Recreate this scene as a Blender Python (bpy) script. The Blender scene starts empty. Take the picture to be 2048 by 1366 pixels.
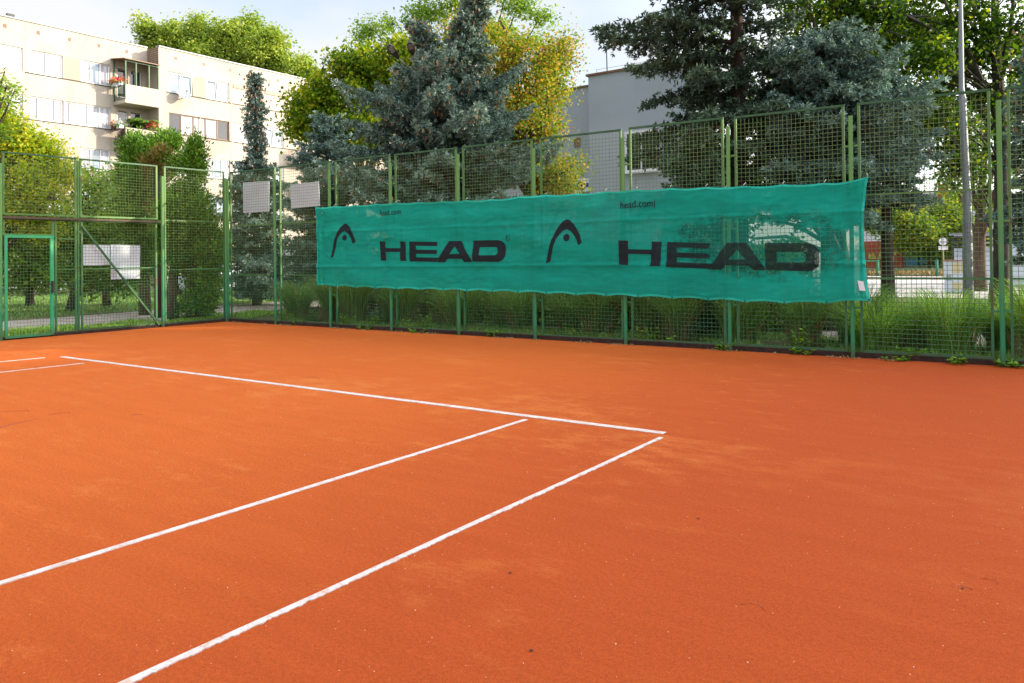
import bpy, bmesh, math, random
import numpy as np
from mathutils import Vector, Matrix, noise as mnoise
R = math.radians
random.seed(7); rng = np.random.default_rng(7)
S = bpy.context.scene
# ------------------------------------------------------------------ camera
CAMP = np.array((2.868, -6.335, 1.588)); YAW, PITCH, ROLL = R(35.355), R(.593), R(-.671)
FPX, CYP = 1546.5, 496.7                      # focal length and principal row in 2048 px units
_s, _c = math.sin(YAW), math.cos(YAW)
_fw = np.array([-_s, _c, 0]); _rt = np.array([_c, _s, 0]); _up = np.array([0, 0, 1.])
F2 = _fw*math.cos(PITCH)+_up*math.sin(PITCH); U2 = _up*math.cos(PITCH)-_fw*math.sin(PITCH)
R3 = _rt*math.cos(ROLL)+U2*math.sin(ROLL); U3 = U2*math.cos(ROLL)-_rt*math.sin(ROLL)
cd = bpy.data.cameras.new('camera'); cam = bpy.data.objects.new('camera', cd); S.collection.objects.link(cam)
cam.matrix_world = Matrix(((R3[0], U3[0], -F2[0], CAMP[0]), (R3[1], U3[1], -F2[1], CAMP[1]), (R3[2], U3[2], -F2[2], CAMP[2]), (0, 0, 0, 1)))
cd.sensor_width = 36; cd.lens = FPX/2048*36; cd.shift_y = -(683-CYP)/2048; cd.clip_end = 2000; cd.clip_start = .05
S.camera = cam
# ------------------------------------------------------------------ light
SUN_AZ, SUN_EL = R(38), R(17)                 # azimuth from +x towards +y
SD = Vector((math.cos(SUN_AZ)*math.cos(SUN_EL), math.sin(SUN_AZ)*math.cos(SUN_EL), math.sin(SUN_EL)))
sl = bpy.data.lights.new('sun', 'SUN'); sl.energy = 3.0; sl.angle = R(.6); sl.color = (1, .86, .66)
so = bpy.data.objects.new('sun', sl); S.collection.objects.link(so); so.rotation_euler = SD.to_track_quat('Z', 'Y').to_euler()
W = bpy.data.worlds.new('World'); S.world = W; W.use_nodes = True
nt = W.node_tree; nt.nodes.clear(); N = nt.nodes.new; LK = nt.links.new
out = N('ShaderNodeOutputWorld'); bg = N('ShaderNodeBackground'); bg.inputs[1].default_value = .13
sky = N('ShaderNodeTexSky'); sky.sky_type = 'NISHITA'; sky.sun_disc = False
sky.sun_elevation = R(24); sky.sun_rotation = math.pi/2-SUN_AZ; sky.air_density = 1.1; sky.dust_density = 1.2
tc = N('ShaderNodeTexCoord'); mp = N('ShaderNodeMapping'); mp.inputs['Scale'].default_value = (1.3, 1.3, 3.2)
n1 = N('ShaderNodeTexNoise'); n1.inputs['Scale'].default_value = 1.7; n1.inputs['Detail'].default_value = 7; n1.inputs['Roughness'].default_value = .52
cr = N('ShaderNodeValToRGB'); cr.color_ramp.elements[0].position = .36; cr.color_ramp.elements[1].position = .56
cr.color_ramp.elements[0].color = (.42, .42, .42, 1); cr.color_ramp.elements[1].color = (.97, .97, .97, 1)
vm = N('ShaderNodeVectorMath'); vm.operation = 'DOT_PRODUCT'; vm.inputs[1].default_value = (SD.x, SD.y, max(SD.z, .9))
mr = N('ShaderNodeMapRange'); mr.inputs[1].default_value = .42; mr.inputs[2].default_value = 1.2; mr.inputs[3].default_value = 3.5; mr.inputs[4].default_value = 14.5
cc = N('ShaderNodeMix'); cc.data_type = 'RGBA'; cc.blend_type = 'MULTIPLY'; cc.inputs[0].default_value = 1; cc.inputs[6].default_value = (.97, .98, 1.0, 1)
mx = N('ShaderNodeMix'); mx.data_type = 'RGBA'
LK(tc.outputs['Generated'], mp.inputs[0]); LK(mp.outputs[0], n1.inputs[0]); LK(n1.outputs[0], cr.inputs[0])
LK(tc.outputs['Generated'], vm.inputs[0]); LK(vm.outputs['Value'], mr.inputs[0]); LK(mr.outputs[0], cc.inputs[7])
LK(cr.outputs[0], mx.inputs[0]); LK(sky.outputs[0], mx.inputs[6]); LK(cc.outputs[2], mx.inputs[7])
LK(mx.outputs[2], bg.inputs[0]); LK(bg.outputs[0], out.inputs[0])
S.view_settings.view_transform = 'Standard'; S.view_settings.look = 'None'; S.view_settings.exposure = 1.15; S.view_settings.gamma = 1
S.render.engine = 'CYCLES'; S.cycles.max_bounces = 8; S.cycles.transparent_max_bounces = 16

# ------------------------------------------------------------------ helpers
def ray(px, py): return F2+R3*((px-1024)/FPX)-U3*((py-CYP)/FPX)
def on_plane(px, py, n, d):
    r = ray(px, py); n = np.array(n, float); return CAMP+r*((d-n@CAMP)/(n@r))
def at(px, py, dep): return CAMP+ray(px, py)*dep
def back(px, py): return on_plane(px, py, (-.0364, 1, 0), 6.207)
def side(px, py): return on_plane(px, py, (1, -.0085, 0), -14.705)
def yback(x): return 6.207+.0364*x
def xside(y): return -14.705+.0085*y

def setp(o, label=None, cat=None, group=None, kind=None):
    if label: o['label'] = label
    if cat: o['category'] = cat
    if group: o['group'] = group
    if kind: o['kind'] = kind
    return o
def empty(name, loc, label=None, cat=None, group=None):
    o = bpy.data.objects.new(name, None); S.collection.objects.link(o); o.location = Vector(loc); o.empty_display_size = .1
    return setp(o, label, cat, group)
class MB:
    def __init__(s): s.v = []; s.f = []
    def box(s, x0, x1, y0, y1, z0, z1):
        b = len(s.v); s.v += [(x0, y0, z0), (x1, y0, z0), (x1, y1, z0), (x0, y1, z0), (x0, y0, z1), (x1, y0, z1), (x1, y1, z1), (x0, y1, z1)]
        s.f += [(b, b+3, b+2, b+1), (b+4, b+5, b+6, b+7), (b, b+1, b+5, b+4), (b+1, b+2, b+6, b+5), (b+2, b+3, b+7, b+6), (b+3, b, b+4, b+7)]; return s
    def bar(s, a, c, w, h=None, up=(0, 0, 1)):        # box beam from a to c, w wide, h deep
        a = Vector(a); c = Vector(c); h = h or w; d = (c-a).normalized(); up = Vector(up)
        if abs(d.dot(up)) > .98: up = Vector((1, 0, 0)) if abs(d.x) < .9 else Vector((0, 1, 0))
        l = d.cross(up).normalized(); u = l.cross(d); b = len(s.v)
        for p in (a, c):
            for i, j in ((-1, -1), (1, -1), (1, 1), (-1, 1)): s.v.append(tuple(p+l*(w/2*i)+u*(h/2*j)))
        s.f += [(b+3, b+2, b+1, b), (b+4, b+5, b+6, b+7)]+[(b+i, b+(i+1) % 4, b+4+(i+1) % 4, b+4+i) for i in range(4)]; return s
    def tube(s, pts, rad, n=8, caps=True):
        pts = [Vector(p) for p in pts]; rads = rad if isinstance(rad, (list, tuple)) else [rad]*len(pts); b = len(s.v); k = len(pts); prev = None
        for i, p in enumerate(pts):
            d = (pts[min(i+1, k-1)]-pts[max(i-1, 0)]).normalized()
            a = prev if prev else (Vector((0, 0, 1)) if abs(d.z) < .9 else Vector((1, 0, 0)))
            l = (a-d*a.dot(d)).normalized(); prev = l; m = d.cross(l)
            for j in range(n): t = 2*math.pi*j/n; s.v.append(tuple(p+(l*math.cos(t)+m*math.sin(t))*rads[i]))
        for i in range(k-1):
            for j in range(n): s.f.append((b+i*n+j, b+i*n+(j+1) % n, b+(i+1)*n+(j+1) % n, b+(i+1)*n+j))
        if caps: s.f += [tuple(b+j for j in reversed(range(n))), tuple(b+(k-1)*n+j for j in range(n))]
        return s
    def poly(s, pts, thick=None):                     # planar polygon, extruded by vector
        b = len(s.v); n = len(pts); s.v += [tuple(p) for p in pts]
        if thick is None: s.f.append(tuple(range(b, b+n))); return s
        t = Vector(thick); s.v += [tuple(Vector(p)+t) for p in pts]
        s.f += [tuple(range(b, b+n)), tuple(b+n+i for i in reversed(range(n)))]+[(b+i, b+n+i, b+n+(i+1) % n, b+(i+1) % n) for i in range(n)]; return s
    def build(s, name, m, parent=None, smooth=False, world=True, bevel=0):
        me = bpy.data.meshes.new(name)
        me.from_pydata([tuple(v) for v in s.v], [], s.f); me.materials.append(m); me.update()
        o = bpy.data.objects.new(name, me); S.collection.objects.link(o)
        if smooth: me.polygons.foreach_set('use_smooth', [True]*len(me.polygons))
        if parent:
            o.parent = parent
            if world: o.location = -rootloc(parent)
        if bevel:
            bv = o.modifiers.new('bevel', 'BEVEL'); bv.width = bevel; bv.segments = 2; bv.limit_method = 'ANGLE'
        return o
def rootloc(o):
    p = Vector(o.location)
    while o.parent: o = o.parent; p = p+Vector(o.location)
    return p

# ------------------------------------------------------------------ materials
def newmat(name):
    m = bpy.data.materials.new(name); m.use_nodes = True; t = m.node_tree; b = t.nodes['Principled BSDF']; return m, t, b
def ramp(t, stops):
    r = t.nodes.new('ShaderNodeValToRGB'); e = r.color_ramp.elements
    while len(e) < len(stops): e.new(.5)
    for i, (p, c) in enumerate(stops): e[i].position = p; e[i].color = (*c, 1)
    return r
def tnoise(t, scale, detail=4, rough=.55, coord='Object', sc=None):
    c = t.nodes.new('ShaderNodeTexCoord'); n = t.nodes.new('ShaderNodeTexNoise'); n.inputs['Scale'].default_value = scale
    n.inputs['Detail'].default_value = detail; n.inputs['Roughness'].default_value = rough; o = c.outputs[coord]
    if sc:
        mp = t.nodes.new('ShaderNodeMapping'); mp.inputs['Scale'].default_value = sc; t.links.new(o, mp.inputs[0]); o = mp.outputs[0]
    t.links.new(o, n.inputs[0]); return n
def mixc(t, fac, a, b, mode='MIX'):
    m = t.nodes.new('ShaderNodeMix'); m.data_type = 'RGBA'; m.blend_type = mode
    for i, v in ((0, fac), (6, a), (7, b)):
        if isinstance(v, (int, float)): m.inputs[i].default_value = v
        elif isinstance(v, tuple): m.inputs[i].default_value = (*v, 1)
        else: t.links.new(v, m.inputs[i])
    return m.outputs[2]
def math_(t, op, a, b=None):
    m = t.nodes.new('ShaderNodeMath'); m.operation = op
    for i, v in enumerate((a, b)):
        if v is None: continue
        if isinstance(v, (int, float)): m.inputs[i].default_value = v
        else: t.links.new(v, m.inputs[i])
    return m.outputs[0]
def mat(name, c1, c2=None, scale=3, rough=.7, metal=0, bump=0, bscale=None, detail=5, lo=.35, hi=.65, sc=None, spec=.5):
    m, t, b = newmat(name); c2 = c2 or tuple(x*.8 for x in c1)
    n = tnoise(t, scale, detail, sc=sc); r = ramp(t, [(lo, c1), (hi, c2)]); t.links.new(n.outputs[0], r.inputs[0]); t.links.new(r.outputs[0], b.inputs['Base Color'])
    b.inputs['Roughness'].default_value = rough; b.inputs['Metallic'].default_value = metal; b.inputs['Specular IOR Level'].default_value = spec
    if bump:
        n2 = tnoise(t, bscale or scale*6, 4); bp = t.nodes.new('ShaderNodeBump'); bp.inputs['Strength'].default_value = bump; bp.inputs['Distance'].default_value = .02
        t.links.new(n2.outputs[0], bp.inputs['Height']); t.links.new(bp.outputs[0], b.inputs['Normal'])
    return m
def leafmat(name, cols, trans=.4, rough=.55, spec=.3):
    m, t, b = newmat(name); a = t.nodes.new('ShaderNodeAttribute'); a.attribute_name = 'rnd'
    st = [(i/max(1, len(cols)-1), c) for i, c in enumerate(cols)]; r = ramp(t, st); t.links.new(a.outputs['Fac'], r.inputs[0])
    t.links.new(r.outputs[0], b.inputs['Base Color']); b.inputs['Roughness'].default_value = rough; b.inputs['Specular IOR Level'].default_value = spec
    tr = t.nodes.new('ShaderNodeBsdfTranslucent'); ms = t.nodes.new('ShaderNodeMixShader'); ms.inputs[0].default_value = trans
    col = mixc(t, 1.0, r.outputs[0], (1.25, 1.2, .6), 'MULTIPLY'); t.links.new(col, tr.inputs[0])
    o = t.nodes['Material Output']; t.links.new(b.outputs[0], ms.inputs[1]); t.links.new(tr.outputs[0], ms.inputs[2]); t.links.new(ms.outputs[0], o.inputs[0]); return m

def clay_mat():
    m, t, b = newmat('clay'); n1 = tnoise(t, .55, 6, .62); n2 = tnoise(t, 2.0, 9, .76, sc=(1, 2.0, 1)); n5 = tnoise(t, .5, 3, .5, sc=(1, 1.2, 1)); n6 = tnoise(t, 1.0, 4, .6, sc=(.8, 7, 1)); n3 = tnoise(t, 190, 3, .8); n4 = tnoise(t, 48, 5, .7)
    g0 = t.nodes.new('ShaderNodeNewGeometry'); sx0 = t.nodes.new('ShaderNodeSeparateXYZ'); t.links.new(g0.outputs['Position'], sx0.inputs[0]); m0 = t.nodes.new('ShaderNodeMapRange'); m0.inputs[1].default_value = -3.5; m0.inputs[2].default_value = 2.5; m0.interpolation_type = 'SMOOTHSTEP'; t.links.new(math_(t, 'ADD', sx0.outputs[0], math_(t, 'MULTIPLY', n1.outputs[0], 2.0)), m0.inputs[0])
    c = mixc(t, m0.outputs[0], (.54, .118, .021), (.40, .070, .0155))
    r2 = ramp(t, [(.50, (0, 0, 0)), (.70, (1, 1, 1))]); ab = math_(t, 'ABSOLUTE', sx0.outputs[1]); mb = t.nodes.new('ShaderNodeMapRange'); mb.inputs[1].default_value = 1.3; mb.inputs[2].default_value = 0; mb.inputs[3].default_value = 0; mb.inputs[4].default_value = .09; t.links.new(ab, mb.inputs[0]); t.links.new(math_(t, 'ADD', mb.outputs[0], math_(t, 'ADD', n2.outputs[0], math_(t, 'MULTIPLY', math_(t, 'SUBTRACT', n5.outputs[0], .58), .55))), r2.inputs[0]); r6 = ramp(t, [(.40, (.97, .965, .96)), (.60, (1.02, 1.02, 1.02))]); t.links.new(n6.outputs[0], r6.inputs[0]); c = mixc(t, 1.0, c, r6.outputs[0], 'MULTIPLY')
    mrx = t.nodes.new('ShaderNodeMapRange'); mrx.inputs[1].default_value = -.5; mrx.inputs[2].default_value = 1.6; mrx.inputs[3].default_value = .62; mrx.inputs[4].default_value = .16; t.links.new(sx0.outputs[0], mrx.inputs[0])
    c = mixc(t, math_(t, 'MULTIPLY', r2.outputs[0], mrx.outputs[0]), c, (.62, .19, .045))
    r4 = ramp(t, [(.38, (.86, .86, .86)), (.64, (1.09, 1.09, 1.09))]); t.links.new(n4.outputs[0], r4.inputs[0]); c = mixc(t, 1.0, c, r4.outputs[0], 'MULTIPLY')
    r3 = ramp(t, [(.34, (.55, .50, .48)), (.50, (1, 1, 1)), (.68, (1.28, 1.36, 1.5))]); t.links.new(n3.outputs[0], r3.inputs[0]); c = mixc(t, 1.0, c, r3.outputs[0], 'MULTIPLY')
    v = t.nodes.new('ShaderNodeTexVoronoi'); v.inputs['Scale'].default_value = 26; tcn = t.nodes.new('ShaderNodeTexCoord'); t.links.new(tcn.outputs['Object'], v.inputs[0])
    sp = math_(t, 'LESS_THAN', v.outputs['Distance'], .075)
    cs = t.nodes.new('ShaderNodeSeparateColor'); t.links.new(v.outputs['Color'], cs.inputs[0]); sel = math_(t, 'MULTIPLY', math_(t, 'GREATER_THAN', cs.outputs[0], .87), sp)
    c = mixc(t, sel, c, (.85, .45, .28)); sel2 = math_(t, 'MULTIPLY', math_(t, 'LESS_THAN', cs.outputs[0], .09), sp); c = mixc(t, sel2, c, (.16, .05, .03))
    t.links.new(c, b.inputs['Base Color']); b.inputs['Roughness'].default_value = .97; b.inputs['Specular IOR Level'].default_value = .12
    hs = math_(t, 'ADD', math_(t, 'MULTIPLY', n3.outputs[0], .35), math_(t, 'ADD', n4.outputs[0], math_(t, 'MULTIPLY', n2.outputs[0], 1.5)))
    bp = t.nodes.new('ShaderNodeBump'); bp.inputs['Strength'].default_value = .5; bp.inputs['Distance'].default_value = .012; t.links.new(hs, bp.inputs['Height']); t.links.new(bp.outputs[0], b.inputs['Normal'])
    return m
def green_paint(name, low, high, rust=.12):          # weathered green paint: teal at the foot, sun-bleached above
    m, t, b = newmat(name); g = t.nodes.new('ShaderNodeNewGeometry'); sx = t.nodes.new('ShaderNodeSeparateXYZ'); t.links.new(g.outputs['Position'], sx.inputs[0])
    mr = t.nodes.new('ShaderNodeMapRange'); mr.inputs[1].default_value = .4; mr.inputs[2].default_value = 2.6; t.links.new(sx.outputs[2], mr.inputs[0])
    n = tnoise(t, 2.3, 5, .6, 'Object'); f = math_(t, 'ADD', mr.outputs[0], math_(t, 'MULTIPLY', math_(t, 'SUBTRACT', n.outputs[0], .5), 1.2))
    c = mixc(t, f, low, high); n2 = tnoise(t, 9, 6, .7, 'Object', sc=(1, 1, .35)); rr = ramp(t, [(.66-rust*.3, (0, 0, 0)), (.72-rust*.3, (1, 1, 1))]); t.links.new(n2.outputs[0], rr.inputs[0])
    c = mixc(t, math_(t, 'MULTIPLY', rr.outputs[0], .85), c, (.12, .05, .025))
    mr2 = t.nodes.new('ShaderNodeMapRange'); mr2.inputs[1].default_value = .28; mr2.inputs[2].default_value = .02; t.links.new(sx.outputs[2], mr2.inputs[0])
    c = mixc(t, math_(t, 'MULTIPLY', mr2.outputs[0], n.outputs[0]), c, (.07, .03, .02))
    t.links.new(c, b.inputs['Base Color']); b.inputs['Roughness'].default_value = .5; return m

M = {}
M['clay'] = clay_mat()
def tape_mat():
    m, t, b = newmat('line_tape'); n = tnoise(t, 9, 6, .7); r = ramp(t, [(.40, (.64, .61, .61)), (.58, (.56, .46, .42)), (.70, (.52, .22, .10))]); t.links.new(n.outputs[0], r.inputs[0])
    n2 = tnoise(t, 1, 3, .6, sc=(22, 55, 1)); r2 = ramp(t, [(.33, (.72, .62, .62)), (.42, (1, 1, 1))]); t.links.new(n2.outputs[0], r2.inputs[0]); c = mixc(t, 1, r.outputs[0], r2.outputs[0], 'MULTIPLY'); t.links.new(c, b.inputs['Base Color'])
    b.inputs['Roughness'].default_value = .85; bp = t.nodes.new('ShaderNodeBump'); bp.inputs['Strength'].default_value = .7; bp.inputs['Distance'].default_value = .006; t.links.new(n2.outputs[0], bp.inputs['Height']); t.links.new(bp.outputs[0], b.inputs['Normal']); return m
M['tape'] = tape_mat()
M['post'] = green_paint('post_paint', (.022, .25, .12), (.14, .34, .09), .02)
M['frame'] = green_paint('frame_paint', (.025, .17, .075), (.10, .235, .055), .26)
M['wire'] = green_paint('wire_paint', (.045, .19, .08), (.16, .26, .085), .35)
M['topr'] = mat('top_rail_paint', (.02, .10, .04), (.045, .15, .05), 6, .5)
M['doorpaint'] = green_paint('door_paint', (.02, .36, .16), (.05, .42, .18), .0)
M['beam'] = mat('rusty_beam', (.12, .075, .05), (.06, .085, .04), 8, .8, bump=.3)
M['board'] = mat('kerb_board', (.055, .025, .016), (.02, .012, .01), 10, .9, bump=.5)
M['dark'] = mat('black_metal', (.02, .02, .022), (.035, .035, .037), 8, .5)
M['steel'] = mat('bright_steel', (.6, .6, .6), (.4, .4, .4), 20, .35, 1)
M['galv'] = mat('galvanised', (.34, .37, .40), (.26, .29, .32), 2.5, .5, .25, sc=(3, 3, .5))
M['white'] = mat('white_board', (.70, .79, .90), (.60, .68, .78), 1.2, .6)
M['render'] = mat('facade_render', (.54, .48, .41), (.41, .355, .30), .5, .9, bump=.1, detail=9, lo=.35, hi=.72)
M['pier'] = mat('beige_panel', (.46, .385, .30), (.42, .35, .27), .8, .85)
M['greyren'] = mat('grey_render', (.38, .43, .50), (.31, .36, .42), .25, .9, detail=8, bump=.1)
M['white2'] = mat('window_plastic', (.74, .75, .78), (.68, .69, .74), 2, .4)
M['brownwin'] = mat('brown_window', (.20, .10, .05), (.14, .07, .04), 5, .5)
M['curtain'] = mat('net_curtain', (.60, .60, .64), (.34, .35, .40), 2.4, .9, sc=(1, 3.0, .05), lo=.4, hi=.6)
M['blind'] = mat('roller_blind', (.70, .60, .48), (.64, .54, .42), 1, .8)
M['asph'] = mat('roof_felt', (.05, .055, .06), None, 2, .8)
M['bark'] = mat('bark', (.085, .06, .045), (.035, .026, .02), 4, .95, bump=.8, bscale=14, sc=(3, 3, .6))
M['barkg'] = mat('bark_grey', (.10, .09, .075), (.05, .045, .04), 4, .95, bump=.8, bscale=14, sc=(3, 3, .6))
M['barkr'] = mat('bark_reddish', (.12, .075, .052), (.06, .04, .03), 4, .95, bump=.8, bscale=14, sc=(3, 3, .5))
M['soil'] = mat('outer_ground', (.10, .085, .045), (.05, .06, .02), .8, .97, bump=.5, bscale=20, detail=9)
M['lawn'] = mat('lawn_ground', (.075, .10, .025), (.15, .13, .055), 1.3, .97, bump=.6, bscale=40, detail=9)
M['path'] = mat('gravel_path', (.42, .36, .34), (.26, .22, .19), 2.2, .97, bump=.6, bscale=60, detail=9)
M['road'] = mat('pale_road', (.50, .46, .44), (.40, .37, .36), .6, .95, detail=8)
M['brick'] = mat('red_brick_wall', (.34, .075, .045), (.26, .055, .035), 3, .9)
M['concrete'] = mat('concrete', (.22, .23, .21), (.15, .16, .14), 1.2, .9)
def glassm(name='pane_glass', base=(.28, .36, .44), rough=.06):
    m, t, b = newmat(name); n = tnoise(t, .9, 3); r = ramp(t, [(.35, base), (.65, tuple(x*.62 for x in base))]); t.links.new(n.outputs[0], r.inputs[0]); t.links.new(r.outputs[0], b.inputs['Base Color'])
    b.inputs['Roughness'].default_value = rough; b.inputs['Specular IOR Level'].default_value = .9; return m
M['glass'] = glassm(); M['darkglass'] = glassm('dark_glass', (.03, .035, .05))
def brickmat():
    m, t, b = newmat('pale_brick'); br = t.nodes.new('ShaderNodeTexBrick'); br.inputs['Scale'].default_value = 1
    br.inputs['Color1'].default_value = (.34, .26, .19, 1); br.inputs['Color2'].default_value = (.27, .20, .15, 1); br.inputs['Mortar'].default_value = (.10, .085, .07, 1)
    br.inputs['Brick Width'].default_value = .34; br.inputs['Row Height'].default_value = .15; br.inputs['Mortar Size'].default_value = .022
    c = t.nodes.new('ShaderNodeTexCoord'); mp = t.nodes.new('ShaderNodeMapping'); mp.inputs['Rotation'].default_value = (math.pi/2, 0, 0); t.links.new(c.outputs['Object'], mp.inputs[0]); t.links.new(mp.outputs[0], br.inputs[0])
    t.links.new(br.outputs[0], b.inputs['Base Color']); b.inputs['Roughness'].default_value = .9; return m
M['pbrick'] = brickmat()

# ------------------------------------------------------------------ ground
def sheet(name, x0, x1, y0, y1, z, m, kind='structure', label=None, cat=None):
    b = MB(); b.poly([(x0, y0, z), (x1, y0, z), (x1, y1, z), (x0, y1, z)]); o = b.build(name, m); setp(o, label, cat, None, kind); return o
sheet('ground', -400, 400, -400, 400, -.03, M['soil'])
b = MB(); b.poly([(-14.66, -30, 0), (9, -30, 0), (9, yback(9)+.12, 0), (-14.66, yback(-14.66)+.12, 0)]); o = b.build('court_ground', M['clay']); setp(o, kind='structure')
sheet('lawn', -36, -20.9, -20, 22, -.024, M['lawn'])
b = MB(); pts = []
for i in range(25): y = -20+i*2; pts.append((-17.0+.35*math.sin(y*.5), y, -.02))
for i in range(25): y = 28-i*2; pts.append((-20.9+.3*math.sin(y*.4+1), y, -.02))
b.poly(pts); setp(b.build('path', M['path']), kind='structure')
sheet('pavement', -1.2, 30, 8.7, 11.5, -.022, M['path'])
sheet('road', -12, 60, 24, 50, -.02, M['road'])
sheet('verge', -30, 60, 50.6, 60, -.024, M['lawn'])

# ------------------------------------------------------------------ court lines (nailed tape)
def tape(p, q, w, label, ragged=.0):
    p = Vector((*p, 0)); q = Vector((*q, 0)); d = (q-p); L = d.length; d.normalize(); l = Vector((-d.y, d.x, 0)); n = max(8, int(L/.012)); vs = []; fs = []
    for i in range(n+1):
        c = p+d*(L*i/n); wob = .006*mnoise.noise(Vector((i*.012*.9, p.x, 0)))
        e1 = w/2; e2 = w/2+ragged*(mnoise.noise(Vector((i*.13, 3, p.y)))*.8+mnoise.noise(Vector((i*.47, 8, 0)))*.8+mnoise.noise(Vector((i*1.3, 1, 0)))*.5)-.3*ragged
        for (u, z) in ((e1+wob, -.002), (e1+wob, .005), (-e2+wob, .005), (-e2+wob, -.002)): vs.append(tuple(c+l*u+Vector((0, 0, z))))
    for i in range(n):
        for k in range(3): a = i*4+k; fs.append((a, a+1, a+5, a+4))
    b = MB(); b.v = vs; b.f = fs; o = b.build('court_line', M['tape']); setp(o, label, 'court line', 'white tape lines of the clay court'); return o
tape((-10.74, -.16), (-.02, .05), .085, 'long white baseline tape running parallel to the advertising banner')
tape((-.055, -8.9), (.02, -.11), .044, 'wide ragged white sideline tape nearest the lower right corner, ending at the baseline corner', .014)
tape((-1.47, -8.9), (-1.39, -.13), .050, 'white inner sideline tape that meets the baseline in mid court', .006)
tape((-9.93, -7.5), (-9.57, -.37), .05, 'short far sideline tape at the left edge, the lower of two')
tape((-11.5, -5.2), (-10.87, -.37), .05, 'faintest far sideline tape at the left edge, the upper of two')

scm = mat('scuffed_clay', (.36, .062, .014), (.44, .085, .02), 30, .97, bump=.6, bscale=90)
def scuff(p, q, w, bow=.05):
    p = Vector((*p, 0)); q = Vector((*q, 0)); d = q-p; l = Vector((-d.y, d.x, 0)).normalized(); vs = []; n = 40
    for i in range(n+1):
        t = i/n; c = p+d*t+l*(bow*math.sin(math.pi*t)); ww = w*math.sin(math.pi*min(1, t*1.02))**.6*(.6+.8*abs(mnoise.noise(Vector((t*9, w*50, p.x))))); vs += [tuple(c-l*ww/2+Vector((0, 0, .0008))), tuple(c+Vector((0, 0, .004))), tuple(c+l*ww/2+Vector((0, 0, .0008)))]
    b = MB(); b.v = vs; b.f = [(3*i+k, 3*i+3+k, 3*i+4+k, 3*i+1+k) for i in range(n) for k in (0, 1)]; setp(b.build('clay_scuff', scm), kind='structure')
def g_(px, py): a = on_plane(px, py, (0, 0, 1), 0); return (float(a[0]), float(a[1]))
for a_, b_, w_ in (((-20, 862), (75, 838), .07), ((95, 831), (140, 825), .05), ((-20, 826), (60, 822), .04), ((262, 832), (284, 829), .07), ((1905, 1176), (1945, 1181), .03), ((1965, 1158), (1992, 1170), .02), ((600, 655+100), (640, 757), .05), ((1240, 740), (1300, 744), .06), ((1480, 1210), (1530, 1222), .02)): scuff(g_(*a_), g_(*b_), w_)

# ------------------------------------------------------------------ fences
def mesh_panel(fence, org, dx, width, z0, z1, rails=(1.36, 2.52), lightw=True, name='panel_frame', topm=None):
    """one welded-mesh panel: angle-iron frame with rails, woven wire grid as sub-part. org: (x,y) of left end, dx: unit direction"""
    ox, oy = org; d = Vector((dx[0], dx[1], 0)); o = Vector((ox, oy, 0)); nrm = Vector((-d.y, d.x, 0)); P = lambda u, z: o+d*u+Vector((0, 0, z)); t = .038
    f = MB(); f.bar(P(t/2, z0), P(t/2, z1), t, .035); f.bar(P(width-t/2, z0), P(width-t/2, z1), t, .035)
    f.bar(P(t, z0+t/2), P(width-t, z0+t/2), .033, t)
    for r in rails: f.bar(P(t, r)+nrm*.012, P(width-t, r)+nrm*.012, .012, .028)
    fo = f.build(name, M['frame'], fence)
    tr = MB(); tr.bar(P(0, z1+.018), P(width, z1+.018), .042, .034); tr.build('top_rail', M['topr'], fo)
    w = MB(); n = int(round((width-2*t)/.0665)); sp = (width-2*t)/n; rr = .0033
    nz = int(round((z1-z0-2*t)/.067)); sz = (z1-z0-2*t)/nz; ph = random.random()*6
    def warp(u, z): return .006*math.sin(u*2.1+ph)*math.sin(z*1.7+ph)
    for i in range(1, n):
        u = t+i*sp+random.uniform(-.002, .002); w.tube([P(u+warp(u, z0+t+(z1-z0-2*t)*k/4), z0+t*.5+(z1-z0-t)*k/4)+nrm*(.008*math.sin(k*1.5+ph)) for k in range(5)], rr, 4, False)
    for j in range(1, nz):
        z = z0+t+j*sz; w.tube([P(t*.5+(width-t)*k/4, z+warp(k*.4, z))+nrm*(.004+.008*math.sin(k+ph)) for k in range(5)], rr, 4, False)
    w.build('wire_mesh', M['wire'], fo)
    return fo
def fence_post(fence, x, y, h, rot=0, off=-.07, lean=0):
    b = MB(); b.tube([(x, y+off, -.1), (x+lean*.5, y+off, h*.5), (x+lean, y+off, h)], .033, 10)
    o = b.build('post', M['post'], fence, smooth=False)
    for z in (.75, 2.0, 3.2): k = MB(); k.bar((x-.11, y-.02, z), (x+.11, y-.02, z), .012, .03); k.build('bracket', M['post'], o)
    return o
bf = empty('back_fence', (-6, yback(-6), 0), 'tall green welded-mesh court fence carrying the banner, grey-brown at its foot', 'fence')
bd = Vector((1, .0364, 0)).normalized()
pan = [(-14.51, -12.78), (-12.62, -10.90), (-10.71, -9.03), (-8.89, -7.21), (-7.06, -5.38), (-5.21, -3.51), (-3.36, -1.66), (-1.48, .21), (.39, 2.10), (2.29, 4.0), (4.18, 5.88)]
for i, (a, c) in enumerate(pan): mesh_panel(bf, (a, yback(a)), bd, (c-a), .06+.02*random.random(), 3.80+.02*random.random(), rails=(1.20, 2.45))
for i, x in enumerate((-14.6, -12.72, -10.83, -8.97, -7.14, -5.32, -3.44, -1.58, .29, 2.20, 4.09)): fence_post(bf, x, yback(x), 3.64+.05*random.random(), lean=random.uniform(-.02, .02))
sf = empty('side_fence', (-14.69, 2, 0), 'green mesh fence end at the left with a brown cross beam and diagonal brace', 'fence')
def sp_(y): return (xside(y), y)
sd = Vector((.0085, 1, 0)).normalized()
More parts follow.
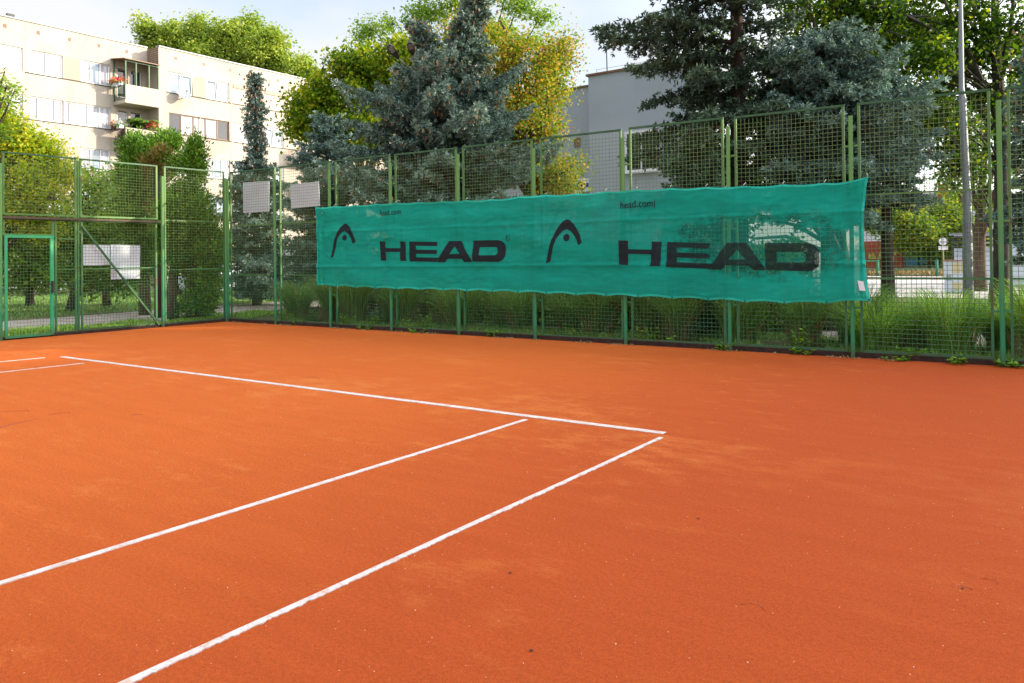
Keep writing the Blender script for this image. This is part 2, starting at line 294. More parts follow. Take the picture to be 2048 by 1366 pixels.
for (a, c, z0, z1, rails) in ((.50, 1.95, 2.56, 3.82, ()), (2.02, 3.80, 2.56, 3.82, ()), (3.97, 5.60, .06, 3.82, (1.36, 2.55)), (2.04, 3.78, .07, 2.46, (1.42,)), (1.50, 1.95, .05, 2.46, (1.42, 2.08)), (.5, 1.48, 2.14, 2.46, ()), (-1.35, .40, .06, 3.82, (1.36, 2.55)), (-3.3, -1.5, .06, 3.82, (1.36, 2.55))):
    mesh_panel(sf, sp_(a), sd, c-a, z0, z1, rails)
for y in (-1.43, .44, 3.89, 5.66):
    b = MB(); b.tube([(xside(y)+.06, y, -.1), (xside(y)+.06, y, 3.60)], .034, 10); b.build('post', M['post'], sf)
b = MB(); b.tube([(xside(1.99)+.0, 1.985, -.1), (xside(1.99), 1.985, 3.80)], .024, 8); b.build('post', M['frame'], sf)
b = MB(); b.bar((xside(.4)+.04, .42, 2.51), (xside(3.86)+.04, 3.86, 2.51), .045, .05); b.build('cross_beam', M['beam'], sf)
b = MB(); b.bar((xside(2.03)+.045, 2.05, 2.36), (xside(3.8)+.045, 3.80, .06), .036, .04); b.build('diagonal_brace', M['topr'], sf)
gd = empty('gate_door', (-14.67, .55, 0), 'small bright green framed mesh door with a black lever handle', 'gate')
b = MB(); X = -14.66; t = .05
b.bar((X, .545, .03), (X, .545, 2.09), t, .04); b.bar((X, 1.425, .03), (X, 1.425, 2.09), t+.015, .04); b.bar((X, .57, .055), (X, 1.40, .055), .04, t); b.bar((X, .52, 2.115), (X, 1.46, 2.115), .045, t)
fo = b.build('door_frame', M['doorpaint'], gd)
w = MB()
for i in range(1, 13): u = .57+i*.063; w.tube([(X-.015, u, .06), (X-.013, u, 2.1)], .0024, 4, False)
for j in range(1, 31): z = .06+j*.0665; w.tube([(X-.012, .56, z), (X-.012, 1.41, z)], .0024, 4, False)
w.build('wire_mesh', M['wire'], fo)
b = MB(); b.box(X+.024, X+.05, 1.395, 1.44, .93, 1.18); b.bar((X+.08, 1.42, 1.11), (X+.08, 1.30, 1.11), .016, .022); b.bar((X+.05, 1.42, 1.11), (X+.08, 1.42, 1.11), .018); b.build('handle', M['dark'], fo)
# kerb boards
b = MB(); b.bar((-14.6, yback(-14.6)-.02, .035), (9, yback(9)-.02, .035), .03, .085); setp(b.build('kerb', M['board']), kind='structure')
b = MB(); b.bar((xside(-20)+.015, -20, .03), (xside(5.6)+.015, 5.6, .03), .03, .07); setp(b.build('kerb', M['board']), kind='structure')
# blank boards wired to the fence
def board(corners, plane, off, label):
    P = [plane(*c) for c in corners]; P = [Vector(p)+Vector(off) for p in P]; n = Vector(off).normalized()*.012
    b = MB(); b.poly(P, n); o = b.build('board', M['white']); setp(o, label, 'board', 'blank white boards wired behind the fence mesh')
board([(482, 365), (534.5, 361.5), (534.5, 423), (483, 426.5)], back, (0, .05, 0), 'taller blank white board high on the mesh beside the corner post')
board([(577, 369), (633.5, 362.5), (636, 411.5), (579, 417)], back, (0, .05, 0), 'wide tilted blank white board high on the mesh left of the banner')
board([(165, 488.5), (222, 490.5), (222, 530.5), (165, 530.5)], side, (-.05, 0, 0), 'smaller low white board beside the brace, bottom edge cut high')
board([(225, 489), (283.5, 491), (283, 557.5), (225.5, 559.5)], side, (-.07, 0, 0), 'larger low white board crossed by the diagonal brace')

# ------------------------------------------------------------------ banner
TOPP = [(640, 415), (700, 411.5), (780, 407), (900, 402.5), (1000, 398.5), (1064, 391.5), (1160, 387.5), (1249, 381.5), (1350, 377), (1450, 374), (1540, 371), (1605, 368.5), (1675, 366), (1746, 354)]
BOTP = [(645, 568), (700, 571), (781, 574.5), (917, 578), (1064, 582), (1160, 586.5), (1261, 589), (1350, 593), (1424, 596.5), (1540, 601.5), (1605, 602.5), (1669, 602), (1746, 597)]
tp = np.array([back(*p) for p in TOPP]); bp_ = np.array([back(*p) for p in BOTP])
BX0, BX1 = -11.21, .58
clipx = np.linspace(BX0+.02, BX1-.02, 20)
posts = (-10.83, -8.97, -7.14, -5.32, -3.44, -1.58, .29)
def ban(x, z):
    """cloth position for plane coords x,z (z is height on the unwarped plane)"""
    zt = np.interp(x, tp[:, 0], tp[:, 2]); zb = np.interp(x, bp_[:, 0], bp_[:, 2]); v = (z-zb)/(zt-zb)
    ph = (x-clipx[0])/(clipx[1]-clipx[0]); sc = abs(math.sin(math.pi*ph))
    dz = -.022*sc*max(0, v-.75)/.25+.030*(1-sc)*max(0, .2-v)/.2*-1
    e = 0
    if x < BX0+.5: e = (1-(x-BX0)/.5)**2*.055*math.sin(math.pi*min(1, max(0, v)))
    if x > BX1-.6: e = -(1-(BX1-x)/.6)**2*.10*math.sin(math.pi*min(1, max(0, v)))**.6
    g = sum(math.exp(-((x-p)/.15)**2) for p in posts)
    y = -.142-.026*g-.010*sum(math.exp(-((x-p-.24)/.07)**2) for p in posts)-.036*mnoise.noise(Vector((x*2.3, z*.8, 0)))-.013*mnoise.noise(Vector((x*8, z*1.3, 4)))-.008*mnoise.noise(Vector((x*6, z*14, 4)))-.022*math.exp(-((z-1.42-.002*x)/.034)**2)-.016*math.exp(-((z-2.2)/.032)**2)-.05*mnoise.noise(Vector((x*.7+z*1.2, z*2.6, 7)))
    y -= .02*sc*max(0, .3-abs(v-.0))+.012*math.sin(x*5+z*9)*mnoise.noise(Vector((x, z, 9)))
    return Vector((x+e, yback(x)+y, z+dz))
def banner_mat(name, col, printed=False):
    m, t, b = newmat(name); tcn = t.nodes.new('ShaderNodeTexCoord'); sx = t.nodes.new('ShaderNodeSeparateXYZ'); t.links.new(tcn.outputs['UV'], sx.inputs[0])
    n = tnoise(t, 1.0, 6, .6, 'UV', sc=(1.4, 5, 1)); r = ramp(t, [(.3, tuple(x*.84 for x in col)), (.7, tuple(min(1, x*1.13) for x in col))]); t.links.new(n.outputs[0], r.inputs[0])
    wv = tnoise(t, 1.0, 2, .5, 'UV', sc=(.8, 120, 1)); wv2 = tnoise(t, 1.0, 2, .5, 'UV', sc=(90, .8, 1)); w = math_(t, 'ADD', math_(t, 'MULTIPLY', wv.outputs[0], .5), math_(t, 'MULTIPLY', wv2.outputs[0], .5))
    rw = ramp(t, [(.35, (.86, .86, .86)), (.65, (1.12, 1.12, 1.12))]); t.links.new(w, rw.inputs[0]); c = mixc(t, 1, r.outputs[0], rw.outputs[0], 'MULTIPLY')
    t.links.new(c, b.inputs['Base Color']); b.inputs['Roughness'].default_value = .75; b.inputs['Specular IOR Level'].default_value = .25
    tl = t.nodes.new('ShaderNodeBsdfTranslucent'); t.links.new(c, tl.inputs[0]); ms = t.nodes.new('ShaderNodeMixShader'); ms.inputs[0].default_value = .30
    t.links.new(b.outputs[0], ms.inputs[1]); t.links.new(tl.outputs[0], ms.inputs[2])
    # open weave; worn thin towards the right end
    du = math_(t, 'DIVIDE', math_(t, 'SUBTRACT', sx.outputs[0], 10.15), 1.9); dv = math_(t, 'DIVIDE', math_(t, 'SUBTRACT', sx.outputs[1], 1.72), .62)
    rad = math_(t, 'ADD', math_(t, 'MULTIPLY', du, du), math_(t, 'MULTIPLY', dv, dv)); nn = tnoise(t, 1, 7, .65, 'UV', sc=(3.4, 4.2, 1))
    q = math_(t, 'SUBTRACT', math_(t, 'ADD', 1.0, math_(t, 'MULTIPLY', math_(t, 'SUBTRACT', nn.outputs[0], .5), 2.6)), rad)
    rq = ramp(t, [(.15, (0, 0, 0)), (.65, (1, 1, 1))]); t.links.new(q, rq.inputs[0])
    nh = tnoise(t, 1, 5, .8, 'UV', sc=(16, 26, 1)); rh = ramp(t, [(.665, (0, 0, 0)), (.70, (1, 1, 1))]); t.links.new(nh.outputs[0], rh.inputs[0])
    rx = t.nodes.new('ShaderNodeMapRange'); rx.inputs[1].default_value = 3.5; rx.inputs[2].default_value = 9.5; t.links.new(sx.outputs[0], rx.inputs[0])
    holes = math_(t, 'MULTIPLY', rh.outputs[0], rx.outputs[0])
    al = math_(t, 'ADD', .06 if printed else .07, math_(t, 'MULTIPLY', rq.outputs[0], .20 if printed else .50)); al = math_(t, 'MINIMUM', math_(t, 'ADD', al, math_(t, 'MULTIPLY', holes, .35)), .85)
    tr = t.nodes.new('ShaderNodeBsdfTransparent'); tr.inputs[0].default_value = (.95, 1, .96, 1); m2 = t.nodes.new('ShaderNodeMixShader'); t.links.new(al, m2.inputs[0]); t.links.new(ms.outputs[0], m2.inputs[1]); t.links.new(tr.outputs[0], m2.inputs[2])
    t.links.new(m2.outputs[0], t.nodes['Material Output'].inputs[0]); return m
M['banner'] = banner_mat('banner_net', (.004, .41, .32)); M['print'] = banner_mat('banner_print', (.022, .03, .042), True)
M['hem'] = mat('banner_hem', (.006, .56, .43), (.004, .48, .37), 6, .7)
bn = empty('advertising_banner', (-5.3, yback(-5.3)-.1, 0), 'long turquoise windscreen banner with dark HEAD lettering tied to the fence', 'banner')
def add_uv(o):
    me = o.data; uv = me.uv_layers.new(name='UVMap'); li = np.zeros(len(me.loops), int); me.loops.foreach_get('vertex_index', li)
    return uv, li
def cloth():
    nx, nz = 700, 110; V = []; UV = []
    for j in range(nz+1):
        for i in range(nx+1):
            x = BX0+(BX1-BX0)*i/nx; zt = np.interp(x, tp[:, 0], tp[:, 2]); zb = np.interp(x, bp_[:, 0], bp_[:, 2]); z = zb+(zt-zb)*j/nz
            V.append(tuple(ban(x, z))); UV.append((x-BX0, z))
    b = MB(); b.v = V; b.f = [(j*(nx+1)+i, j*(nx+1)+i+1, (j+1)*(nx+1)+i+1, (j+1)*(nx+1)+i) for j in range(nz) for i in range(nx)]
    o = b.build('banner_cloth', M['banner'], bn, smooth=True); uv, li = add_uv(o); uv.data.foreach_set('uv', np.array(UV)[li].ravel()); return o
cl = cloth()
def hem(f, w=.034):
    """a folded strip following a path of plane coordinates"""
    V = []; n = 400
    for i in range(n+1):
        (x, z), (ax, az) = f(i/n); p = ban(x, z)+Vector((0, -.004, 0)); V += [tuple(p), tuple(ban(x+ax*w, z+az*w)+Vector((0, -.006, 0)))]
    b = MB(); b.v = V; b.f = [(2*i, 2*i+2, 2*i+3, 2*i+1) for i in range(n)]; return b.build('hem', M['hem'], cl)
zt_ = lambda x: float(np.interp(x, tp[:, 0], tp[:, 2])); zb_ = lambda x: float(np.interp(x, bp_[:, 0], bp_[:, 2]))
hem(lambda t: ((BX0+(BX1-BX0)*t, zt_(BX0+(BX1-BX0)*t)), (0, -1))); hem(lambda t: ((BX0+(BX1-BX0)*t, zb_(BX0+(BX1-BX0)*t)), (0, 1)))
hem(lambda t: ((BX0, zb_(BX0)+(zt_(BX0)-zb_(BX0))*t), (1, 0))); hem(lambda t: ((BX1, zb_(BX1)+(zt_(BX1)-zb_(BX1))*t), (-1, 0)), .045)
def print_shape(name, loops, off=.006, parent=None):
    """loops of (x,z) on the fence plane; first outer, the rest holes"""
    bm = bmesh.new(); es = []
    for lp in loops:
        vs = [bm.verts.new((p[0], 0, p[1])) for p in lp]; es += [bm.edges.new((vs[i], vs[(i+1) % len(vs)])) for i in range(len(vs))]
    bmesh.ops.triangle_fill(bm, edges=es, use_beauty=True)
    xs = [v.co.x for v in bm.verts]; zs = [v.co.z for v in bm.verts]
    x = math.floor(min(xs)/.03)*.03
    while x < max(xs):
        bmesh.ops.bisect_plane(bm, geom=bm.verts[:]+bm.edges[:]+bm.faces[:], plane_co=(x, 0, 0), plane_no=(1, 0, 0)); x += .03
    z = math.floor(min(zs)/.03)*.03
    while z < max(zs):
        bmesh.ops.bisect_plane(bm, geom=bm.verts[:]+bm.edges[:]+bm.faces[:], plane_co=(0, 0, z), plane_no=(0, 0, 1)); z += .03
    bm.verts.ensure_lookup_table(); UV = [(v.co.x-BX0, v.co.z) for v in bm.verts]
    for v in bm.verts: v.co = ban(v.co.x, v.co.z)+Vector((0, -off, 0))
    for f in bm.faces:
        f.normal_update()
        if f.normal.y > 0: f.normal_flip()
    me = bpy.data.meshes.new(name); bm.to_mesh(me); bm.free(); me.materials.append(M['print']); o = bpy.data.objects.new(name, me); S.collection.objects.link(o); o.parent = parent or cl; o.location = -rootloc(o.parent)
    me.polygons.foreach_set('use_smooth', [True]*len(me.polygons)); uv, li = add_uv(o); uv.data.foreach_set('uv', np.array(UV)[li].ravel()); return o
def q1(p): w = back(600+p[0]/4.096, 370+p[1]/4.096); return (w[0], w[2])
def arcpts(cx, cy, rx, ry, a0, a1, n): return [(cx+rx*math.cos(R(a0+(a1-a0)*i/n)), cy+ry*math.sin(R(a0+(a1-a0)*i/n))) for i in range(n+1)]
LET = {
 'H': [[(690, 462), (738, 462), (738, 517), (858, 517), (858, 464), (910, 464), (908, 622), (855, 622), (856, 548), (738, 548), (738, 620), (690, 618)]],
 'E': [[(940, 464), (1163, 466), (1163, 500), (992, 498), (992, 530), (1163, 532), (1163, 565), (992, 563), (992, 592), (1163, 595), (1180, 597), (1166, 614), (1166, 630), (938, 626)]],
 'A': [[(1168, 614), (1256, 460), (1352, 458), (1443, 612), (1443, 630), (1383, 630), (1364, 604), (1246, 604), (1226, 633), (1168, 632)], [(1263, 567), (1305, 502), (1348, 563)]],
 'D': [[(1447, 456), (1640, 452)]+arcpts(1655, 517, 66, 65, -85, 0, 8)+arcpts(1655, 563, 66, 66, 0, 88, 8)+[(1447, 628)], [(1505, 510), (1628, 508)]+arcpts(1632, 528, 20, 20, -80, 0, 4)+arcpts(1632, 552, 20, 22, 0, 85, 4)+[(1505, 575)]]}
EMB = [[(295, 600), (303, 545), (314, 495), (328, 445), (345, 398), (365, 355), (385, 328), (405, 315), (424, 322), (445, 345), (464, 380), (478, 415), (486, 445), (490, 466), (470, 482), (461, 448), (446, 415), (427, 390), (405, 379), (384, 391), (365, 416), (350, 448), (336, 495), (325, 545), (318, 584)]]
DOT = [arcpts(406, 433, 18, 24, 0, 345, 23)]
# reference positions in the plane of the left logo, then an affine map to each logo
refs = {k: [[q1(p) for p in lp] for lp in v] for k, v in LET.items()}; remb = [[q1(p) for p in lp] for lp in EMB]; rdot = [[q1(p) for p in lp] for lp in DOT]
def place(loops, f): return [[f(p) for p in lp] for lp in loops]
def word(f, fe, tag):
    for k in 'HEAD': print_shape('letter', place(refs[k], f))
    print_shape('emblem', place(remb, fe)); print_shape('emblem_dot', place(rdot, fe))
word(lambda p: p, lambda p: p, 'a')
def affine(x0, x1, z0, z1, X0, X1, Z0, Z1, skew=0): return lambda p: (X0+(p[0]-x0)/(x1-x0)*(X1-X0), Z0+(p[1]-z0)/(z1-z0)*(Z1-Z0)+skew*((p[0]-x0)/(x1-x0)))
word(affine(-9.22, -5.93, 1.50, 1.94, -3.50, -.15, 1.39, 1.84, -.075), affine(-10.72, -9.96, 1.59, 2.38, -5.02, -4.26, 1.44, 2.27), 'b')
def small_text(txt, x0, x1, zbase, slope, name='lettering'):
    cu = bpy.data.curves.new('t', 'FONT'); cu.body = txt; cu.size = 1; cu.resolution_u = 3; cu.offset = .008; to = bpy.data.objects.new('t', cu); S.collection.objects.link(to)
    dg = bpy.context.evaluated_depsgraph_get(); dg.update(); me = bpy.data.meshes.new_from_object(to.evaluated_get(dg)); bpy.data.objects.remove(to); bpy.data.curves.remove(cu)
    bm = bmesh.new(); bm.from_mesh(me); bmesh.ops.triangulate(bm, faces=bm.faces[:]); lo_, hi_ = min(v.co.x for v in bm.verts), max(v.co.x for v in bm.verts)
    for q in range(1, 40): bmesh.ops.bisect_plane(bm, geom=bm.verts[:]+bm.edges[:]+bm.faces[:], plane_co=(lo_+(hi_-lo_)*q/40, 0, 0), plane_no=(1, 0, 0))
    bm.to_mesh(me); bm.free(); xs = [v.co.x for v in me.vertices]; k = (x1-x0)/(max(xs)-min(xs)); mn = min(xs); UV = []
    for v in me.vertices:
        x = x0+(v.co.x-mn)*k; z = zbase+v.co.y*k*1.18+slope*(x-x0); UV.append((x-BX0, z)); v.co = ban(x, z)+Vector((0, -.013, 0))
    me.name = name; me.materials.clear(); me.materials.append(M['print']); o = bpy.data.objects.new(name, me); S.collection.objects.link(o); o.parent = cl; o.location = -rootloc(cl); uv, li = add_uv(o); uv.data.foreach_set('uv', np.array(UV)[li].ravel()); return o
small_text('head.com', -9.20, -8.585, 2.515, .0); small_text('head.com', -3.46, -2.86, 2.415, .02)
small_text('R', -5.885, -5.845, 1.915, 0)
print_shape('registered_ring', [[(-5.865+.05*math.cos(a*.3927), 1.94+.055*math.sin(a*.3927)) for a in range(16)], [(-5.865+.04*math.cos(a*.3927), 1.94+.045*math.sin(a*.3927)) for a in range(16)]])
print_shape('text_bar', [[(-2.835, 2.40), (-2.82, 2.40), (-2.82, 2.53), (-2.835, 2.53)]])
b = MB()
P = [ban(x, z)+Vector((0, -.024, 0)) for x, z in ((.43, 1.17), (.52, 1.16), (.54, 1.03), (.45, 1.03))]; b.poly(P, (0, .002, 0)); b.build('care_label', M['white2'], cl)
for i, x in enumerate(clipx):
    p = ban(x, zt_(x)); b = MB(); tl = random.uniform(-.03, .03)
    b.tube([p+Vector((0, -.012, -.02)), p+Vector((tl*.3, -.02, .012)), p+Vector((tl, .05, .052)), p+Vector((tl, .11, .035))], .0045, 5)
    b.build('clip', M['steel'], bn)
    p = ban(x, zb_(x)+.02); b = MB(); b.tube([p+Vector((0, -.004, 0)), p+Vector((0, -.012, 0))], .013, 8); b.build('eyelet', M['dark'], bn)

# ------------------------------------------------------------------ apartment block (facade faces +x)
XR, XL = -47.0, -48.4                        # right part stands proud of the left part
ap = empty('apartment_block', (XR, 22.6, 0), 'long pale five-storey apartment block with flat roof and stepped sunlit facade', 'building')
def wall_x(name, x, y0, y1, z0, z1, holes, depth, m, parent):
    """wall in the plane x facing +x, rectangular holes (y0,y1,z0,z1) with reveals"""
    ys = sorted({y0, y1, *[h[0] for h in holes], *[h[1] for h in holes]}); zs = sorted({z0, z1, *[h[2] for h in holes], *[h[3] for h in holes]}); b = MB()
    for i in range(len(ys)-1):
        for j in range(len(zs)-1):
            cy, cz = (ys[i]+ys[i+1])/2, (zs[j]+zs[j+1])/2
            if any(h[0] < cy < h[1] and h[2] < cz < h[3] for h in holes): continue
            b.poly([(x, ys[i], zs[j]), (x, ys[i+1], zs[j]), (x, ys[i+1], zs[j+1]), (x, ys[i], zs[j+1])])
    for a, c, d, e in holes:
        X2 = x-depth; q = [(a, d), (c, d), (c, e), (a, e)]
        for k in range(4): p, r = q[k], q[(k+1) % 4]; b.poly([(x, *p), (X2, *p), (X2, *r), (x, *r)])
        b.poly([(X2, a, d), (X2, c, d), (X2, c, e), (X2, a, e)])
    return b.build(name, m, parent)
heads = [14.60, 11.76, 8.92, 6.08, 3.24]
def yr(px0, px1, plx, py=200): return (float(on_plane(px0, py, (1, 0, 0), plx)[1]), float(on_plane(px1, py, (1, 0, 0), plx)[1]))
wins = []                                    # (plane, y0, y1, row, style)
for a, c, row, st in ((-60, 46, 0, 'sash'), (59, 126, 0, 'curtain'), (163, 220.5, 0, 'sash3'), (-60, 46, 1, 'curtain'), (60, 127, 1, 'curtain3'), (129, 222, 1, 'curtain3'), (-60, 46, 2, 'sash'), (59, 127, 2, 'sash'), (163, 220, 2, 'sash3'), (59, 127, 3, 'sash'), (163, 220, 3, 'sash'), (59, 127, 4, 'sash'), (163, 220, 4, 'sash')):
    wins.append((XL, *yr(a, c, XL), row, st))
for a, c, row, st in ((336.5, 386, 0, 'tilt'), (412.5, 459, 0, 'tilt'), (466, 502, 0, 'shutter'), (530, 566, 0, 'shutter'), (337.5, 458.5, 1, 'brown'), (466, 504, 1, 'curtain'), (528, 566, 1, 'tilt'), (338, 386, 2, 'sash'), (411, 459, 2, 'sash3'), (466, 504, 2, 'curtain'), (338, 386, 3, 'sash'), (411, 459, 3, 'tilt'), (466, 504, 3, 'sash'), (338, 386, 4, 'sash'), (411, 459, 4, 'sash'), (528, 566, 2, 'curtain'), (528, 566, 3, 'sash'),
                        (625, 662, 0, 'tilt'), (625, 662, 1, 'tilt'), (680, 715, 0, 'sash'), (680, 715, 1, 'sash')):
    wins.append((XR, *yr(a, c, XR), row, st))
hole = lambda pl: [(w[1], w[2], heads[w[3]]-1.42, heads[w[3]]) for w in wins if w[0] == pl]
YB0, YB1 = 20.28, 22.64                       # balcony column
hl = [h for h in hole(XL)]
for r_ in range(5): hl.append((YB0+.25, YB0+1.0, heads[r_]-2.05, heads[r_]-.1)); hl.append((YB0+1.15, YB0+1.95, heads[r_]-1.3, heads[r_]-.1))
ROOF = 16.15
wall_x('wall', XL, -8, YB1, 0, ROOF+.12, hl, .22, M['render'], ap)
wall_x('wall', XR, YB1, 70, 0, ROOF, hole(XR)+[], .22, M['render'], ap)
b = MB(); b.box(XL+.001, XR-.001, YB1-.004, YB1+.3, heads[0]+.3, ROOF-.01); b.build('brick_side_wall', M['pbrick'], ap)
b = MB(); b.box(XL+.001, XR-.001, YB1-.004, YB1+.3, 0, heads[0]+.299); b.build('balcony_side_wall', M['render'], ap)
b = MB(); b.box(XR-12, XL-.01, -8, 70, ROOF-.5, ROOF-.06); b.box(XR-12.2, XL-.3, -8.01, 70.01, .0, ROOF-.52); b.build('building_core', M['render'], ap)
b = MB(); b.box(XL-.35, XL+.07, -8, YB1-.01, ROOF+.125, ROOF+.20); b.box(XR-.35, XR+.07, YB1, 70, ROOF+.004, ROOF+.08); b.build('roof_edge', M['galv'], ap)
for y in np.arange(2.7, 22, 1.85):
    b = MB(); b.box(XL-.02, XL+.015, y-.09, y+.09, 15.62, 15.84); b.build('vent', M['brownwin'], ap)
for y in np.arange(23.9, 50, 2.15):
    b = MB(); b.box(XR-.02, XR+.015, y-.09, y+.09, 15.50, 15.70); b.build('vent', M['brownwin'], ap)
b = MB()
for (a, c, row, pl) in ((128, 161, 0, XL), (387, 411, 0, XR), (504, 528, 0, XR), (387, 411, 2, XR), (128, 161, 2, XL)):
    y0, y1 = yr(a, c, pl); b = MB(); b.box(pl-.01, pl+.012, y0+.05, y1-.05, heads[row]-1.40, heads[row]-.0); b.build('beige_panel', M['pier'], ap)
b = MB()
for row in range(5):
    b.box(XL-.02, XL+.05, 14.9, YB0-.1, heads[row]-1.47, heads[row]-1.43); b.box(XR-.02, XR+.05, 23.2, 28.25, heads[row]-1.47, heads[row]-1.43); b.box(XR-.02, XR+.045, 28.4, 50, heads[row]-1.47, heads[row]-1.43)
b.build('sill_course', M['asph'], ap)
for pl, y0, y1, row, st in wins:
    zh = heads[row]; zs = zh-1.42; X = pl-.14; fr = MB(); m = M['brownwin'] if st == 'brown' else M['white2']; n = {'sash': 2, 'tilt': 2, 'sash3': 3, 'curtain': 2, 'curtain3': 4, 'brown': 5, 'shutter': 1}[st]; t = .07
    if st == 'shutter':
        fr.box(X, pl-.01, y0+.01, y1-.01, zs+.01, zh-.28); f = fr.build('shutter', M['blind'], ap); k = MB(); k.box(X, pl+.05, y0+.01, y1-.01, zh-.26, zh-.02); k.build('shutter_box', M['pier'], f); continue
    fr.box(X, X+.06, y0, y1, zs, zs+t); fr.box(X, X+.06, y0, y1, zh-t, zh)
    for i in range(n+1): y = y0+(y1-y0)*i/n; a = min(max(y-t/2*1.2, y0), y1-t*1.2); fr.box(X+.002, X+.062, a, a+t*1.2, zs+t, zh-t)
    f = fr.build('window', m, ap)
    for i in range(n):
        a = y0+(y1-y0)*i/n+.06; c = y0+(y1-y0)*(i+1)/n-.06; gl = MB()
        drawn = st.startswith('curtain') or (st == 'brown' and i in (1, 2, 3)) or (st == 'sash3' and i != 1) or (st == 'sash' and i == 1)
        if st == 'tilt' and i == (1 if y0 < 26 else 0):
            gl.bar((X+.04, a+.02, zs+.1), (X+.20, a+.02, zh-.1), .03); gl.bar((X+.04, c-.02, zs+.1), (X+.20, c-.02, zh-.1), .03); gl.bar((X+.20, a, zh-.1), (X+.20, c, zh-.1), .05); gl.build('tilted_sash', M['white2'], f); gl = MB()
        gl.box(X+.01, X+.02, a, c, zs+t, zh-t); gl.build('curtain' if drawn else 'pane', M['curtain'] if drawn else (M['darkglass'] if st == 'brown' else M['glass']), f)
for y in (14.92, 17.55, 20.1):
    b = MB(); b.box(XL-.01, XL+.006, y-.02, y+.02, .5, ROOF-.1); b.build('panel_joint', M['pier'], ap)
for y in (23.2, 25.75, 28.28, 33.0):
    b = MB(); b.box(XR-.01, XR+.006, y-.02, y+.02, .5, ROOF-.1); b.build('panel_joint', M['pier'], ap)
# balconies in the corner
for r_ in range(4):
    zf = heads[r_]-2.62; bo = MB()
    bo.box(XL+.01, XR+.10, YB0, YB1-.02, zf-.02, zf+.20); bo.box(XR+.0, XR+.10, YB0+.02, YB1-.02, zf+.201, zf+1.20); B = bo.build('balcony', M['render'], ap)
    rl = MB(); rl.bar((XL+.03, YB0+.03, zf+1.15), (XR, YB0+.03, zf+1.15), .05)
    for i in range(9): x = XL+.1+i*.155; rl.bar((x, YB0+.03, zf+.2), (x, YB0+.03, zf+1.13), .022)
    rl.build('railing', M['topr'] if r_ != 1 else M['brownwin'], B)
    for (a, c) in ((YB0+.25, YB0+1.0), (YB0+1.15, YB0+1.95)):
        dz = heads[r_]-2.03 if a < YB0+.5 else heads[r_]-1.28; d = MB(); d.box(XL-.15, XL-.13, a+.08, c-.08, dz+.06, heads[r_]-.18); d.build('balcony_pane', M['darkglass'], B)
        d = MB(); d.box(XL-.14, XL-.09, a, a+.08, dz, heads[r_]-.1); d.box(XL-.14, XL-.09, c-.08, c, dz, heads[r_]-.1); d.box(XL-.14, XL-.09, a+.08, c-.08, dz, dz+.06); d.build('door_frame', M['white2'], B)
    if r_ == 0:
        d = MB()
        for y in (YB0+.05, YB0+.75, YB1-.72, YB1-.06): d.bar((XR+.06, y, zf+(1.2 if y > YB0+.1 else .2)), (XR+.06, y, heads[0]+.10), .075)
        d.bar((XL+.05, YB0+.04, zf+.2), (XL+.05, YB0+.04, heads[0]+.3), .07); d.bar((XR+.06, YB0, heads[0]+.13), (XR+.06, YB1-.03, heads[0]+.13), .08); d.build('canopy_post', M['topr'], B)
        d = MB(); d.poly([(XL+.01, YB0-.15, heads[0]+.40), (XR+.3, YB0-.15, heads[0]+.19), (XR+.3, YB1-.03, heads[0]+.19), (XL+.01, YB1-.03, heads[0]+.40)], (0, 0, .06)); d.build('canopy_roof', M['brownwin'], B)
# second balcony column far right
for r_ in (1, 2):
    zf = heads[r_]-2.62; bo = MB(); bo.box(XR+.0, XR+1.1, 33.3, 35.2, zf, zf+.15); bo.box(XR+1.03, XR+1.1, 34.0, 35.2, zf+.151, zf+1.1); B = bo.build('balcony', M['render'], ap)
    rl = MB(); rl.bar((XR+1.08, 33.3, zf+1.1), (XR+1.08, 34, zf+1.1), .05)
    for i in range(8): rl.bar((XR+1.08, 33.3+i*.09, zf+.15), (XR+1.08, 33.3+i*.09, zf+1.1), .022)
    for i in range(8): rl.bar((XR+.1+i*.12, 33.32, zf+.15), (XR+.1+i*.12, 33.32, zf+1.1), .022)
    rl.build('railing', M['barkr'], B)
# satellite dish
P = Vector((XR+.55, 24.15, 13.05)); dsh = empty('satellite_dish', P, 'grey satellite dish on the facade beside the top balcony', 'satellite dish')
b = MB(); dv = Vector((.75, -.1, .5)).normalized(); a1 = dv.cross(Vector((0, 0, 1))).normalized(); a2 = a1.cross(dv); vs = []
for i, rr in enumerate((.0, .18, .34, .46)):
    for j in range(20): t = j*math.tau/20; vs.append(tuple(P+dv*(.35*rr*rr)+(a1*math.cos(t)+a2*math.sin(t))*rr))
b.v = vs; b.f = [(i*20+j, i*20+(j+1) % 20, (i+1)*20+(j+1) % 20, (i+1)*20+j) for i in range(3) for j in range(20)]; b.build('dish', M['galv'], dsh)
b = MB(); b.tube([P, P-Vector((.2, 0, .25)), Vector((XR, 24.15, 12.8))], .03, 6); b.tube([P-a2*.4, P+dv*.5-a2*.1], .015, 5); b.tube([P+dv*.46-a2*.1, P+dv*.58-a2*.1], .05, 8); b.build('arm', M['galv'], dsh)
# roof gadget at far left of the roofline
b = MB(); b.tube([(XL-.5, 14.3, ROOF), (XL-.5, 14.3, ROOF+.35)], .03, 6); b.box(XL-.62, XL-.4, 14.1, 14.5, ROOF+.35, ROOF+.5); setp(b.build('roof_aerial', M['dark']), 'small dark aerial on the apartment roof edge at far left', 'aerial')

